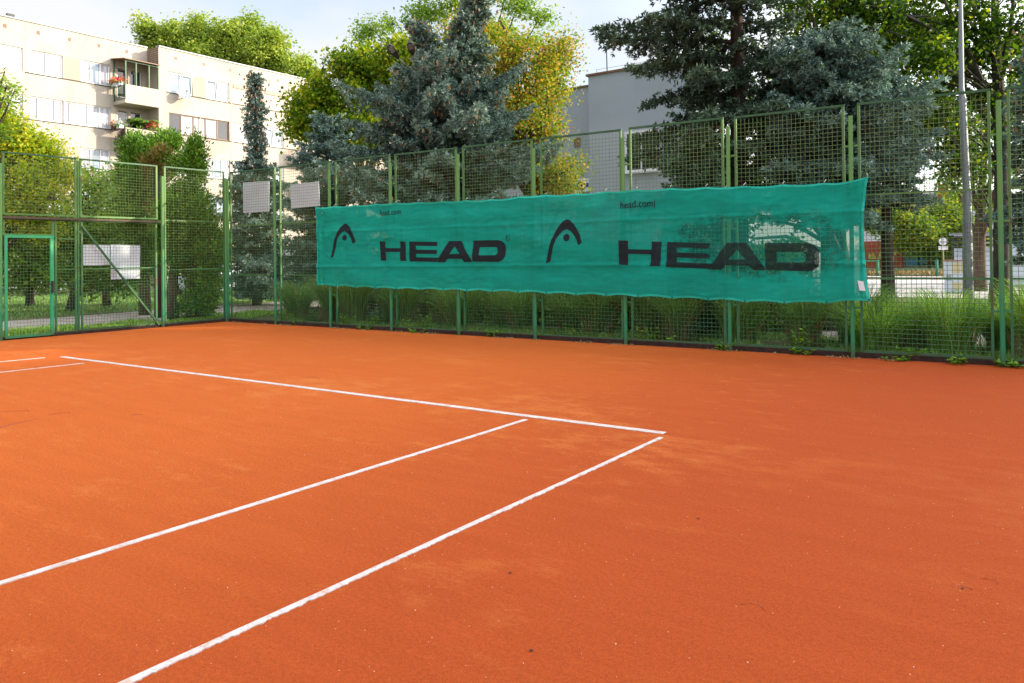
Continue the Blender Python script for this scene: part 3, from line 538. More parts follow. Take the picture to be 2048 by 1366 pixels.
# ------------------------------------------------------------------ grey building
YG = 28.6; gb = empty('grey_building', (-16.9, YG, 0), 'plain light grey rendered building with flat roof behind the banner', 'building')
def wy(x, x2, y, z0, z1, d=.3):
    b = MB(); b.box(x, x2, y, y+d, z0, z1); return b
b = MB(); b.box(-16.95, -11.3, YG, YG+9, 0, 10.85); b.build('wall', M['greyren'], gb)
b = MB(); b.box(-25, -16.96, YG+.9, YG+8, 0, 10.55); b.build('wall', M['greyren'], gb)
b = MB(); b.box(-17.05, -11.2, YG-.10, YG+9.1, 10.852, 10.96); b.box(-25.1, -17.06, YG+.8, YG+8.1, 10.552, 10.64); b.build('roof_edge', M['brownwin'], gb)
w0 = on_plane(1255, 345, (0, 1, 0), YG); w1 = on_plane(1312, 262, (0, 1, 0), YG)
for (a, c, z0, z1) in ((w0[0], w1[0], w0[2]+.1, w1[2]),):
    f = MB(); f.box(a-.12, c+.12, YG-.06, YG-.005, z0-.12, z0); f.box(a-.12, a, YG-.05, YG-.005, z0, z1); f.box(c, c+.12, YG-.05, YG-.005, z0, z1); f.box(a-.12, c+.12, YG-.055, YG-.005, z1, z1+.12); f.box((a+c)/2-.04, (a+c)/2+.04, YG-.045, YG-.005, z0, z1); f.box(a-.2, c+.2, YG-.22, YG-.0651, z0-.19, z0-.12); F = f.build('window', M['white2'], gb)
    g = MB(); g.box(a, c, YG-.02, YG-.004, z0, z1); g.build('pane', M['darkglass'], F)
b = MB(); b.box(-18.35, -18.0, YG+.85, YG+.9, 7.4, 7.9); b.build('vent', M['brownwin'], gb)
b = MB(); b.tube([(-18.3, YG+.8, 6.1), (-18.3, YG+.8, 3)], .07, 8); b.build('downpipe', M['white2'], gb)
b = MB(); rz = 10.96
for x in np.arange(-16.5, -12.2, 1.6): b.tube([(x, YG+.1, rz), (x, YG+.1, rz+.22)], .012, 4)
b.tube([(-16.5, YG+.1, rz+.2), (-12.2, YG+.1, rz+.2)], .008, 4); b.build('lightning_wire', M['dark'], gb)
mastx = on_plane(1207, 140, (0, 1, 0), YG)[0]; ms_ = empty('roof_mast', (mastx, YG+.4, rz), 'thin teal mast with a small head on the grey roof', 'mast')
b = MB(); b.tube([(mastx, YG+.4, rz), (mastx-.05, YG+.4, rz+1.95)], .035, 6); b.build('pole', mat('teal_paint', (.03, .13, .16), None, 5), ms_)
b = MB(); b.tube([(mastx-.05, YG+.4, rz+1.9), (mastx-.05, YG+.4, rz+2.08)], .045, 8); b.bar((mastx-.05, YG+.4, rz+1.92), (mastx+.12, YG+.4, rz+1.90), .03); b.build('sensor_head', M['dark'], ms_)
p0 = on_plane(1145, 385, (0, 1, 0), YG); p1 = on_plane(1172, 355, (0, 1, 0), YG); ac = empty('air_conditioner', (p0[0], YG+.5, p0[2]), 'grey outdoor air conditioning unit on the grey wall behind orange leaves', 'air conditioner')
b = MB(); b.box(p0[0], p1[0], YG+.35, YG+.78, p0[2], p1[2]); b.build('casing', M['white'], ac, bevel=.03)
b = MB(); cxx, czz = p0[0]+.33, (p0[2]+p1[2])/2; b.tube([(cxx, YG+.34, czz), (cxx, YG+.345, czz)], .27, 20); b.build('fan_grille', M['dark'], ac)
b = MB(); b.box(p1[0]-.2, p1[0]-.05, YG+.342, YG+.348, czz-.1, czz+.12); b.build('sticker', mat('blue_sticker', (.02, .06, .3), None, 4), ac)
# unseen long block added off-frame to throw the court into shade
hb = empty('shade_block', (24, 16, 0), 'long pale unseen block added beyond the right edge to shade the court', 'building')
b = MB(); b.box(24, 36, -14, 31, 0, 13.0); b.build('wall', M['render'], hb)
for y in np.arange(-12, 30, 4.2): d = MB(); d.box(23.95, 23.995, y, y+2.6, 5.2, 7.6); d.build('window', M['glass'], hb)
b = MB(); b.box(23.8, 36.2, -14.2, 31.2, 13.002, 13.3); b.build('roof', M['asph'], hb)
# ------------------------------------------------------------------ foliage helpers
def quads(name, P, D, Wd, L, Wid, rnd, m, parent=None, fold=None):
    """leaf quads (diamonds): base P, along D, across Wd, length L, width Wid"""
    n = len(P); L = np.broadcast_to(L, (n,))[:, None]; Wid = np.broadcast_to(Wid, (n,))[:, None]
    mid = P+D*L*.5
    if fold is not None: mid = mid+fold
    V = np.stack([P, mid+Wd*Wid*.5, P+D*L, mid-Wd*Wid*.5], 1).reshape(-1, 3)
    if parent: V = V-np.array(rootloc(parent))
    me = bpy.data.meshes.new(name); me.vertices.add(4*n); me.vertices.foreach_set('co', V.astype(np.float32).ravel())
    me.loops.add(4*n); me.loops.foreach_set('vertex_index', np.arange(4*n, dtype=np.int32)); me.polygons.add(n)
    me.polygons.foreach_set('loop_start', np.arange(0, 4*n, 4, dtype=np.int32)); me.polygons.foreach_set('loop_total', np.full(n, 4, dtype=np.int32))
    a = me.attributes.new('rnd', 'FLOAT', 'FACE'); a.data.foreach_set('value', np.clip(rnd, 0, 1).astype(np.float32)); me.materials.append(m); me.update(calc_edges=True)
    o = bpy.data.objects.new(name, me); S.collection.objects.link(o)
    if parent: o.parent = parent
    return o
def unit(a): return a/np.maximum(np.linalg.norm(a, axis=-1, keepdims=True), 1e-9)
def randdir(n): return unit(rng.normal(size=(n, 3)))
def clear(P, g=.22): return ~((P[:, 0] > -14.75-g) & (P[:, 1] < 6.207+.0364*P[:, 0]+g) & (P[:, 2] < 6))
def perp(D): return unit(np.cross(D, randdir(len(D))))
def lobe_clusters(lobes, dens, shell=.5, seed=0):
    C = []; Wt = []
    for (c, r) in lobes:
        r = np.array(r if hasattr(r, '__len__') else (r, r, r), float); n = max(4, int(dens*(r[0]*r[2]+r[0]*r[1]+r[1]*r[2])/3*4*math.pi))
        d = randdir(n); rad = shell+(1-shell)*rng.random(n)**.6
        k = .82+.30*np.sin(d[:, 0]*5+c[0])*np.sin(d[:, 2]*6+c[1]*2)+.16*np.sin(d[:, 1]*11+c[2]*3)*np.sin(d[:, 0]*9+1)
        C.append(np.array(c)+d*r*(rad*k)[:, None]); Wt.append(np.full(n, r.mean()))
    C = np.concatenate(C); C = C[clear(C, .35)]
    g = np.sin(C[:, 0]*2.1+seed)*np.sin(C[:, 1]*1.9+seed*2)+np.sin(C[:, 2]*2.6+seed)*np.sin(C[:, 0]*3.7+C[:, 1]*2.2)*.7
    return C[g > -.55]
def decid(label, base, trunk_r, lobes, m, bark, dens=5, per=26, leaf=(.10, .065), spread=.22, cat='tree', group=None, name='deciduous_tree', seed=0, droop=.3, fork=.45, shell=.5, twigs=.35, horiz=.0, trunk_pts=None, cb=.5, ls=1.0):
    """tapered trunk with limbs to every lobe, twigs to clusters, leaves in clusters"""
    base = Vector(base); root = empty(name, base, label, cat, group); top = max(l[0][2] for l in lobes); cx = np.mean([l[0][0] for l in lobes]); cy = np.mean([l[0][1] for l in lobes])
    b = MB(); H = top-base.z
    pts = [Vector(p) for p in trunk_pts] if trunk_pts else [base+(Vector((cx, cy, top))-base)*t+Vector((math.sin(t*5+seed)*.10, math.cos(t*4+seed)*.10, 0))*(t*H*.12) for t in (0, .12, .25, .4, .55, .7, .85, .97)]
    k = len(pts); rads = [trunk_r*(1.22 if i == 0 else 1)*(1-i/(k-.75))**.8+.015 for i in range(k)]
    b.tube([p-Vector((0, 0, .1 if i == 0 else 0)) for i, p in enumerate(pts)], rads, 9)
    C = lobe_clusters(lobes, dens, shell, seed)
    for li, (c, r) in enumerate(lobes):
        c = Vector(c); rr = r if not hasattr(r, '__len__') else max(r); zz = base.z+(c.z-base.z)*fork
        j = min(range(k), key=lambda i: abs(pts[i].z-zz)+(0 if pts[i].z < c.z else 9)); a = pts[j]; mid = a.lerp(c, .5)+Vector((0, 0, .12*(c-a).length)); r0 = min(rads[j]*.55, .03+.028*(c-a).length)*ls
        b.tube([a, a.lerp(mid, .5)+Vector((random.uniform(-.1, .1), random.uniform(-.1, .1), .05)), mid, mid.lerp(c, .55), c+Vector((0, 0, rr*.3))], [r0, r0*.8, r0*.6, r0*.42, .012], 6)
    for i in rng.choice(len(C), int(len(C)*twigs), replace=False):
        p = Vector(C[i]); j = min(range(len(lobes)), key=lambda q: (Vector(lobes[q][0])-p).length_squared); c = Vector(lobes[j][0]); m_ = c.lerp(p, .5)+Vector((random.uniform(-.1, .1), random.uniform(-.1, .1), .1)); b.tube([c, m_, p], [.018, .012, .005], 3, False)
    b.build('trunk', bark, root, smooth=True)
    n = len(C)*per; cl_ = np.repeat(C, per, 0); cr_ = np.repeat(rng.random(len(C)), per); P = cl_+rng.normal(size=(n, 3))*spread*np.array([1, 1, .75])
    D = randdir(n); D[:, 2] = D[:, 2]*.6-droop; D = unit(D); Wd = perp(D)
    if horiz: Wd[:, 2] *= (1-horiz); Wd = unit(Wd)
    L = leaf[0]*(.6+.8*rng.random(n)); Wi = leaf[1]*(.6+.8*rng.random(n)); fo = unit(np.cross(D, Wd))*(Wi*.25)[:, None]
    rnd = np.clip(cb+(cr_-.5)*.9+(rng.random(n)-.5)*.6, 0, 1)
    quads('crown', P, D, Wd, L, Wi, rnd, m, root, fo); return root
def spruce(label, base, H, rad, m, bark, z0=.3, nb=110, tilt=(0, 0), cones=0, dens=1.0, tuft=.085, name='spruce_tree', cat='spruce', shape=.8, trunk_r=.16, seed=0, group=None, gapseed=0, zs=None, sidebias=None, curve=None):
    """whorled branches with drooping side twigs covered in needle tufts"""
    base = Vector(base); root = empty(name, base, label, cat, group); b = MB(); rg = np.random.default_rng(seed+11); TX = lambda t: np.array([base.x+tilt[0]*t+(curve(t)[0] if curve else 0), base.y+tilt[1]*t+(curve(t)[1] if curve else 0), base.z+H*t])
    b.tube([Vector(TX(t))-Vector((0, 0, .1 if t == 0 else 0)) for t in np.linspace(0, 1, 14)], [trunk_r*(1-t)**.8+.012 for t in np.linspace(0, 1, 14)], 8)
    PP = []; DD = []; RR = []; CP = []
    for i in range(nb):
        t = (z0+(1-z0)*((i+rg.random()*.6)/nb)**.95); az = i*2.399+rg.normal()*.25; u = (t-z0)/(1-z0); ln = (.78+.40*math.sin(i*.37+seed)*math.sin(az*1.5+i*.11))* (rad(u) if callable(rad) else rad*(1-u)**shape)*(.70+.5*rg.random())+.10
        if sidebias: ln *= 1+sidebias[1]*math.cos(az-sidebias[0])
        if t > .995 or ln < .12: continue
        o = TX(t); hd = np.array([math.cos(az), math.sin(az), 0]); up0 = .35*u+.02+rg.normal()*.10; k = 9; br = []
        for q in range(k+1):
            s_ = q/k; br.append(o+hd*ln*s_+np.array([0, 0, ln*(up0*s_-.42*s_*s_*(1-.5*u)+.24*s_**3)]))
        br = np.array(br); b.tube([Vector(x) for x in br[::3]], [.012+.012*ln, .010+.009*ln, .008+.004*ln, .005], 4, False)
        ns = max(5, int(ln*15)); lat = np.cross(hd, [0, 0, 1.])
        for q in range(ns):
            s_ = .10+.90*(q+rg.random())/ns; f = s_*k; a = min(int(f), k-1); p = br[a]+(br[a+1]-br[a])*(f-a); sl = (.10+.42*ln*(1-s_)**.8*.9)*(.6+.6*rg.random()); sd_ = 1 if q % 2 else -1
            tw = unit(hd*.75+lat*sd_*(.75+.3*rg.random())+np.array([0, 0, -.10+rg.normal()*.16])); sl = min(sl, .75)
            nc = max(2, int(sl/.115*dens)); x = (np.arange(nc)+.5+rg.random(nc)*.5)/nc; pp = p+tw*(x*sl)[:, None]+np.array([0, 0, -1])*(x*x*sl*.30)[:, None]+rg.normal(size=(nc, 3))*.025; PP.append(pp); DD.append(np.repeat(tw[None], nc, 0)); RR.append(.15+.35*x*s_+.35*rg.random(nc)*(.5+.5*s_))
            if sl > .25:
                for w_ in range(2):
                    x0 = .3+.5*rg.random(); p2 = p+tw*x0*sl; t2 = unit(tw+lat*rg.normal()*.9+np.array([0, 0, -.25+rg.normal()*.3])); n2 = max(1, int(sl*.45/.115*dens)); x = (np.arange(n2)+.5+.5*rg.random(n2))/n2
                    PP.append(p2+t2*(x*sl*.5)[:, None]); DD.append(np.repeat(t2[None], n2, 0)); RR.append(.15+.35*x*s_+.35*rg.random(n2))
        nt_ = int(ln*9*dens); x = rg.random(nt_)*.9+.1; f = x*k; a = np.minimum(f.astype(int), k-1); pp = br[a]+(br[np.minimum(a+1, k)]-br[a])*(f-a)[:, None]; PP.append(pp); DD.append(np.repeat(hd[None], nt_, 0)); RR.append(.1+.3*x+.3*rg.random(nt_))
        if cones and u > .25:
            for q in range(int(cones*(ln+.5)*(u+.15)*5*rg.random()+.3)): f = (.45+.55*rg.random())*k; a = min(int(f), k-1); CP.append(br[a]+hd*.05+rg.normal(size=3)*np.array([.16, .16, .05])+np.array([0, 0, -.01]))
    b.build('trunk', bark, root, smooth=True)
    P = np.concatenate(PP); D = np.concatenate(DD); rnd = np.concatenate(RR); ok = clear(P); P = P[ok]; D = D[ok]; rnd = rnd[ok]; per = 11
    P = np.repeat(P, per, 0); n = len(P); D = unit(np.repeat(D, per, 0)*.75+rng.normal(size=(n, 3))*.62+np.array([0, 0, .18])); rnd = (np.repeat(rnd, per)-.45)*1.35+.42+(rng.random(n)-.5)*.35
    quads('crown', P+rng.normal(size=(n, 3))*.012, D, perp(D), tuft*1.15*(.7+.6*rng.random(n)), tuft*.36*(.7+.6*rng.random(n)), rnd, m, root)
    if CP:
        CP = np.array(CP); n = len(CP); P = np.repeat(CP, 5, 0); D = unit(np.array([0, 0, -1])+rng.normal(size=(n*5, 3))*.12); quads('cones', P+rng.normal(size=(n*5, 3))*.008, D, perp(D), .13, .045, rng.random(n*5), M['cone'], root)
    return root
def px_lobe(px, py, dep, r, rz=None, ry=None):
    k = dep/FPX; c = at(px, py, dep); return (tuple(c), (r*k, (ry or r)*k, (rz or r)*k))
M['cone'] = leafmat('cones', [(.20, .11, .06), (.40, .26, .15), (.62, .44, .28)], .05, .8)
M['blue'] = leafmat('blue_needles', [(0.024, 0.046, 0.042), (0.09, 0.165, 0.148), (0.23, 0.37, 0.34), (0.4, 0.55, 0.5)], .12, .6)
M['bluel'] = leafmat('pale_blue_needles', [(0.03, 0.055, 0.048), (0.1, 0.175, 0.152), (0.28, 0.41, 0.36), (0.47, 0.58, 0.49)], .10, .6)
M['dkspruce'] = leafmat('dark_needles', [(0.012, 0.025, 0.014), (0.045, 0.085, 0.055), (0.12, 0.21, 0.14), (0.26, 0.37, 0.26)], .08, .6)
M['thuja'] = leafmat('thuja_sprays', [(0.025, 0.08, 0.01), (0.08, 0.21, 0.02), (0.17, 0.33, 0.03), (0.3, 0.46, 0.05)], .25)
M['thujab'] = leafmat('thuja_brown', [(0.078, 0.13, 0.016), (0.156, 0.169, 0.026), (0.26, 0.156, 0.039), (0.312, 0.182, 0.052)], .2)
M['yel'] = leafmat('yellow_green_leaves', [(0.135, 0.27, 0.016), (0.27, 0.405, 0.02), (0.459, 0.513, 0.027), (0.648, 0.567, 0.041)], .45)
M['poplar'] = leafmat('poplar_leaves', [(0.147, 0.252, 0.032), (0.252, 0.378, 0.042), (0.357, 0.462, 0.063), (0.483, 0.546, 0.105)], .35)
M['maple'] = leafmat('maple_leaves', [(0.05, 0.12, 0.006), (0.13, 0.26, 0.01), (0.27, 0.38, 0.015), (0.58, 0.56, 0.03)], .45)
M['orange'] = leafmat('autumn_leaves', [(.09, .20, .012), (.19, .31, .02), (.46, .40, .04), (.58, .27, .05)], .45)
M['robinia'] = leafmat('robinia_leaves', [(0.1, 0.225, 0.025), (0.175, 0.325, 0.037), (0.25, 0.413, 0.05), (0.35, 0.475, 0.075)], .45)
M['dark'+'leaf'] = leafmat('shade_leaves', [(.03, .08, .01), (.07, .16, .018), (.12, .24, .02), (.22, .34, .03)], .45)
M['backlit'] = leafmat('lime_leaves', [(0.02, 0.06, 0.005), (0.05, 0.13, 0.01), (0.12, 0.24, 0.012), (0.42, 0.46, 0.03)], .5)
M['bushy'] = leafmat('bush_leaves', [(0.06, 0.132, 0.018), (0.12, 0.24, 0.024), (0.24, 0.36, 0.024), (0.504, 0.504, 0.036)], .4)
M['grassb'] = leafmat('reed_blades', [(0.09, 0.217, 0.036), (0.181, 0.38, 0.054), (0.326, 0.544, 0.09), (0.544, 0.725, 0.164)], .35)
M['grassd'] = leafmat('deep_reed_blades', [(0.063, 0.147, 0.042), (0.126, 0.252, 0.063), (0.21, 0.378, 0.084), (0.357, 0.525, 0.168)], .3)
M['straw'] = leafmat('dry_stalks', [(0.208, 0.143, 0.078), (0.338, 0.247, 0.13), (0.442, 0.338, 0.195)], .2)
M['weed'] = leafmat('weed_leaves', [(0.072, 0.192, 0.018), (0.144, 0.336, 0.024), (0.264, 0.48, 0.036)], .4)

# ------------------------------------------------------------------ trees
# poplars behind the apartment block
for i, (lob, lab) in enumerate((
    ([(300, 60, 38), (345, 75, 52), (330, 115, 45), (290, 95, 28), (400, 60, 50), (400, 120, 50), (360, 160, 50)], 'broad yellow-green poplar behind the roof step, its left tip reaching over the roof'),
    ([(455, 75, 55), (500, 60, 45), (545, 80, 42), (480, 130, 50), (535, 130, 48), (560, 170, 40), (440, 130, 40)], 'tallest yellow-green poplar behind the apartment roof, left of the sky gap'),
    ([(600, 130, 35), (625, 150, 28), (585, 165, 34), (620, 190, 34)], 'small low yellow-green treetop at the end of the apartment roof'))):
    dep = 78; lob = [(x, y, r*.78) for x, y, r in lob]+[(x+12, y+38, r*.8) for x, y, r in lob]; L = [px_lobe(x, y, dep+random.uniform(-2, 2), r) for x, y, r in lob]; cx = np.mean([l[0][0] for l in L]); cy = np.mean([l[0][1] for l in L])
    decid(lab, (cx, cy, 0), .45, L, M['poplar'], M['barkg'], dens=1.9, per=40, leaf=(.30, .20), spread=.4, shell=.25, group='poplars behind the apartment block', name='poplar_tree', seed=i*3+1, twigs=.5, droop=.2)
# maple green, left centre
D = 31; L = [px_lobe(x, y, D+random.uniform(-1.2, 1.2), r) for x, y, r in ((615, 215, 48), (660, 175, 50), (700, 225, 62), (650, 250, 50), (760, 190, 62), (730, 140, 55), (790, 130, 55), (830, 115, 48), (720, 270, 50), (810, 190, 50), (690, 130, 30), (600, 255, 30))]
decid('bushy green maple with yellowing tips between apartment block and blue spruce', at(735, 572, D)*np.array([1, 1, 0]), .22, L, M['maple'], M['bark'], dens=7, per=34, leaf=(.15, .13), spread=.26, name='maple_tree', seed=3, shell=.4)
# robinia high behind
D = 36; L = [px_lobe(x, y, D+random.uniform(-1.5, 1.5), r, r*.6) for x, y, r in ((740, 62, 38), (790, 50, 38), (850, 30, 45), (900, 15, 45), (870, -30, 60), (960, -10, 55), (1040, 10, 40), (1085, 35, 30), (1020, -30, 50), (940, 40, 40), (1000, 60, 35), (1060, 80, 30))]
decid('airy light green robinia rising above the orange tree and the blue spruce', at(930, 560, D)*np.array([1, 1, 0]), .25, L, M['robinia'], M['barkg'], dens=4, per=30, leaf=(.17, .085), spread=.26, name='robinia_tree', seed=5, twigs=.8, shell=.2)
# orange maple
D = 28; L = [px_lobe(x, y, D+random.uniform(-1, 1), r) for x, y, r in ((930, 70, 50), (980, 90, 55), (1030, 110, 50), (1080, 110, 45), (1115, 130, 38), (1130, 85, 22), (1000, 160, 55), (1070, 170, 50), (1110, 185, 28), (1040, 220, 52), (1085, 240, 38), (1020, 270, 45), (1090, 275, 30), (1065, 320, 42), (1110, 350, 40), (1140, 375, 28), (1085, 375, 40), (1150, 335, 20), (900, 120, 40), (1000, 330, 40))]
decid('golden orange autumn maple between the blue spruce and the grey building', at(1062, 580, D)*np.array([1, 1, 0]), .17, L, M['orange'], M['bark'], dens=8, per=36, leaf=(.105, .085), spread=.30, name='maple_tree', seed=9, cb=.48, shell=.3, twigs=.6, trunk_pts=[at(1062, 580, D)*np.array([1, 1, 0]), at(1060, 400, D), at(1063, 230, D), at(1050, 150, D), at(1020, 80, D), at(1000, 40, D)])
# spruces
def sbase(px, dep): q = at(px, 520, dep); return (q[0], q[1], 0)
def topz(py, dep): return float(at(900, py, dep)[2])
def radp(tab, dep):                             # list of (u, radius px) -> metres
    us = [a for a, _ in tab]; rs = [r*dep/FPX for _, r in tab]; return lambda u: float(np.interp(u, us, rs))
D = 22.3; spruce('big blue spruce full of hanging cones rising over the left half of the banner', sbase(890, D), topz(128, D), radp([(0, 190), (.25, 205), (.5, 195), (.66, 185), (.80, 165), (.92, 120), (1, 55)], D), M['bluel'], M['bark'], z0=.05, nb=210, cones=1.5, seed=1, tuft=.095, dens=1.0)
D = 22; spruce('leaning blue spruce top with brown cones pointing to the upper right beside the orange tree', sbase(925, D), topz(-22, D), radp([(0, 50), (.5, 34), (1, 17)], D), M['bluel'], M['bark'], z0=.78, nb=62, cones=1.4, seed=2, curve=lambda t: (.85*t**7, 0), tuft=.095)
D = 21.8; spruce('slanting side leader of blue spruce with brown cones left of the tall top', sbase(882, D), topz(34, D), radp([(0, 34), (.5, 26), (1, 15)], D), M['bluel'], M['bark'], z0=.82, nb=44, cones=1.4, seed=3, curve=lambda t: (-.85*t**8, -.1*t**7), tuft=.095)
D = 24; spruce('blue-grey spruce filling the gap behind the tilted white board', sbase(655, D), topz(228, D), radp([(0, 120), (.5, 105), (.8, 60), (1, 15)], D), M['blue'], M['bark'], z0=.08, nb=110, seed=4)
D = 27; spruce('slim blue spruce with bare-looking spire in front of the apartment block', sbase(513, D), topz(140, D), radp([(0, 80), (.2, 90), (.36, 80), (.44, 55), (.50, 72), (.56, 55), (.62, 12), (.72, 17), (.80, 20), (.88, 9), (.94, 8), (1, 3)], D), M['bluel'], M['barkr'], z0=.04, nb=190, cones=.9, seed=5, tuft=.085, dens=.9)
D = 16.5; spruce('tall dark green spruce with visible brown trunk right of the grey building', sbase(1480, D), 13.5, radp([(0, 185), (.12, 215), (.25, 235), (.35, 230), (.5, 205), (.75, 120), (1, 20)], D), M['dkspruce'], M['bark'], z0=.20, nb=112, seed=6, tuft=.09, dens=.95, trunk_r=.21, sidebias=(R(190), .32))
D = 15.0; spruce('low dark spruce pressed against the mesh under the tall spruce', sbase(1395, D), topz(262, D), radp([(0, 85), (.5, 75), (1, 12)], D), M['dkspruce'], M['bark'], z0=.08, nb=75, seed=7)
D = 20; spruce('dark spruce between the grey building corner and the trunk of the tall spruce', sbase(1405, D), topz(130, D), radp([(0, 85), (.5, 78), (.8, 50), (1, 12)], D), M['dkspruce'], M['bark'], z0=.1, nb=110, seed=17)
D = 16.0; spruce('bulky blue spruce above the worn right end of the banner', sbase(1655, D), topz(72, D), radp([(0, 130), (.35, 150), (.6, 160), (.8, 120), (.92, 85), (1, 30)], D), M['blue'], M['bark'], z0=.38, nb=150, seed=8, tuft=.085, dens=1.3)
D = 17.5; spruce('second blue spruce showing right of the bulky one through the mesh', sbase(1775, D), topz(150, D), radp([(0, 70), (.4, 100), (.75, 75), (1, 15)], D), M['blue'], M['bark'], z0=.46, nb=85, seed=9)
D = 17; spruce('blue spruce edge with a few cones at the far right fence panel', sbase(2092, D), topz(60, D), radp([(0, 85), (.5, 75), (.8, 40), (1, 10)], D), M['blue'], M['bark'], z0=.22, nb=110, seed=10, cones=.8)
# brown trunk tree behind bulky spruce
D = 22; L = [px_lobe(x, y, D+random.uniform(-1.5, 1.5), r) for x, y, r in ((1600, 30, 60), (1680, 10, 55), (1560, 130, 50), (1640, 150, 45), (1500, 210, 40), (1560, 230, 40), (1720, 60, 50), (1600, -60, 70), (1450, 90, 45))]
decid('dark leafy tree with reddish bare trunk above the bulky blue spruce', at(1672, 590, D)*np.array([1, 1, 0]), .17, L, M['backlit'], M['barkr'], dens=6.5, per=26, leaf=(.12, .09), spread=.26, name='deciduous_tree', seed=12, shell=.3, trunk_pts=[at(1672, 590, D)*np.array([1, 1, 0]), at(1674, 300, D), at(1673, 110, D), at(1668, 30, D), at(1660, -80, D)])
# big lime at right
D = 22.5; tp_ = [at(1998, 690, D)*np.array([1, 1, 0]), at(2003, 500, D), at(2003, 330, D), at(1998, 200, D), at(1992, 100, D), at(1990, 20, D), at(1988, -80, D), at(1985, -180, D)]
lob = ((1760, 95, 55), (1800, 150, 60), (1850, 120, 55), (1740, 30, 60), (1820, 40, 60), (1880, 60, 50), (1940, 30, 50), (1870, 190, 50), (1930, 150, 38), (1780, 215, 45), (1960, 110, 35), (1850, 245, 40), (1905, 290, 38), (1850, -40, 80), (1960, -60, 80), (2060, 40, 50), (2070, -50, 70), (1700, -30, 60), (1935, 330, 34), (2040, 250, 30), (1800, 265, 30), (1880, 345, 26), (2050, 130, 35), (1720, 130, 50), (1760, 180, 45), (1810, 95, 50), (1700, 40, 50), (1900, 120, 45), (1890, 225, 36), (1960, 200, 34), (1980, 60, 35), (1920, 245, 30), (2030, 90, 36), (2040, 170, 30), (1750, 250, 34))
L = [px_lobe(x, y, D+random.uniform(-1.8, 1.8), r, r*.7) for x, y, r in lob]
lt = decid('large lime tree at right with thick dark trunk and long arching limbs', tp_[0], .23, L, M['backlit'], M['barkg'], dens=10, per=26, leaf=(.13, .10), spread=.27, name='lime_tree', seed=15, shell=.25, trunk_pts=tp_, fork=.86, cb=.36, ls=.4)
b = MB()
for a, mids, r in (((1999, 210), [(1960, 160), (1915, 100), (1860, 55), (1790, 20), (1730, 10)], .10), ((2000, 250), [(1975, 190), (1940, 110), (1905, 40), (1880, -20)], .10), ((1996, 130), [(1960, 40), (1930, -20)], .09), ((2001, 280), [(1940, 190), (1880, 120), (1830, 80), (1770, 60)], .07), ((2002, 150), [(2015, 90), (2025, 20), (2030, -60)], .10), ((2003, 350), [(1960, 330), (1920, 300), (1880, 235), (1850, 190)], .05)):
    pts = [at(*a, D)]+[at(*p, D-.3*i) for i, p in enumerate(mids)]; b.tube(pts, [r*(1-i/(len(pts)-.6)) +.012 for i in range(len(pts))], 7)
b.build('limb', M['barkg'], lt, smooth=True)
D = 31; L = [px_lobe(x, y, D+random.uniform(-1.5, 1.5), r) for x, y, r in ((1930, 300, 40), (1970, 250, 45), (1960, 360, 35), (2020, 320, 40), (1900, 360, 25), (2040, 200, 45), (1985, 410, 30))]
decid('brown-trunked tree standing just right of the grey lamp post behind', at(1957, 572, D)*np.array([1, 1, 0]), .26, L, M['darkleaf'], M['barkr'], dens=5, per=24, leaf=(.14, .11), spread=.27, seed=16, shell=.3, twigs=.4)
# big trunk just beyond banner end, seen through net
D = 21; L = [px_lobe(x, y, D+random.uniform(-1, 1), r) for x, y, r in ((1560, 330, 40), (1620, 370, 30), (1500, 350, 45), (1700, 330, 35), (1660, 300, 40), (1500, 430, 35), (1460, 480, 40))]
decid('dark trunked tree whose leaning trunk shows through the worn banner end', at(1692, 600, D)*np.array([1, 1, 0]), .17, L, M['darkleaf'], M['bark'], dens=7, per=26, leaf=(.12, .09), spread=.25, seed=18, shell=.3, trunk_pts=[at(1694, 600, D)*np.array([1, 1, 0]), at(1688, 520, D), at(1676, 440, D), at(1672, 380, D), at(1665, 310, D)])
# yellow-green shrub mass above graffiti wall
D = 47; L = [px_lobe(x, y, D+random.uniform(-2, 2), r) for x, y, r in ((1800, 470, 30), (1840, 450, 34), (1880, 450, 34), (1920, 450, 34), (1790, 430, 28), (1850, 425, 26), (1905, 425, 26), (1960, 460, 30), (1765, 410, 22), (1930, 490, 26), (1860, 490, 26), (1740, 430, 24), (1900, 400, 18), (1940, 385, 25))]
decid('wide yellow-green bush hanging over the graffiti walls', at(1860, 560, 58)*np.array([1, 1, 0]), .16, [((c[0]*1.0+(at(1860, 500, 58)-at(1860, 500, 47))[0]*.9, c[1]+(at(1860, 500, 58)-at(1860, 500, 47))[1]*.9, c[2]), tuple(x*1.25 for x in r)) for c, r in L], M['bushy'], M['bark'], dens=3, per=40, leaf=(.26, .16), spread=.42, cat='bush', name='overhanging_bush', seed=20, shell=.3)
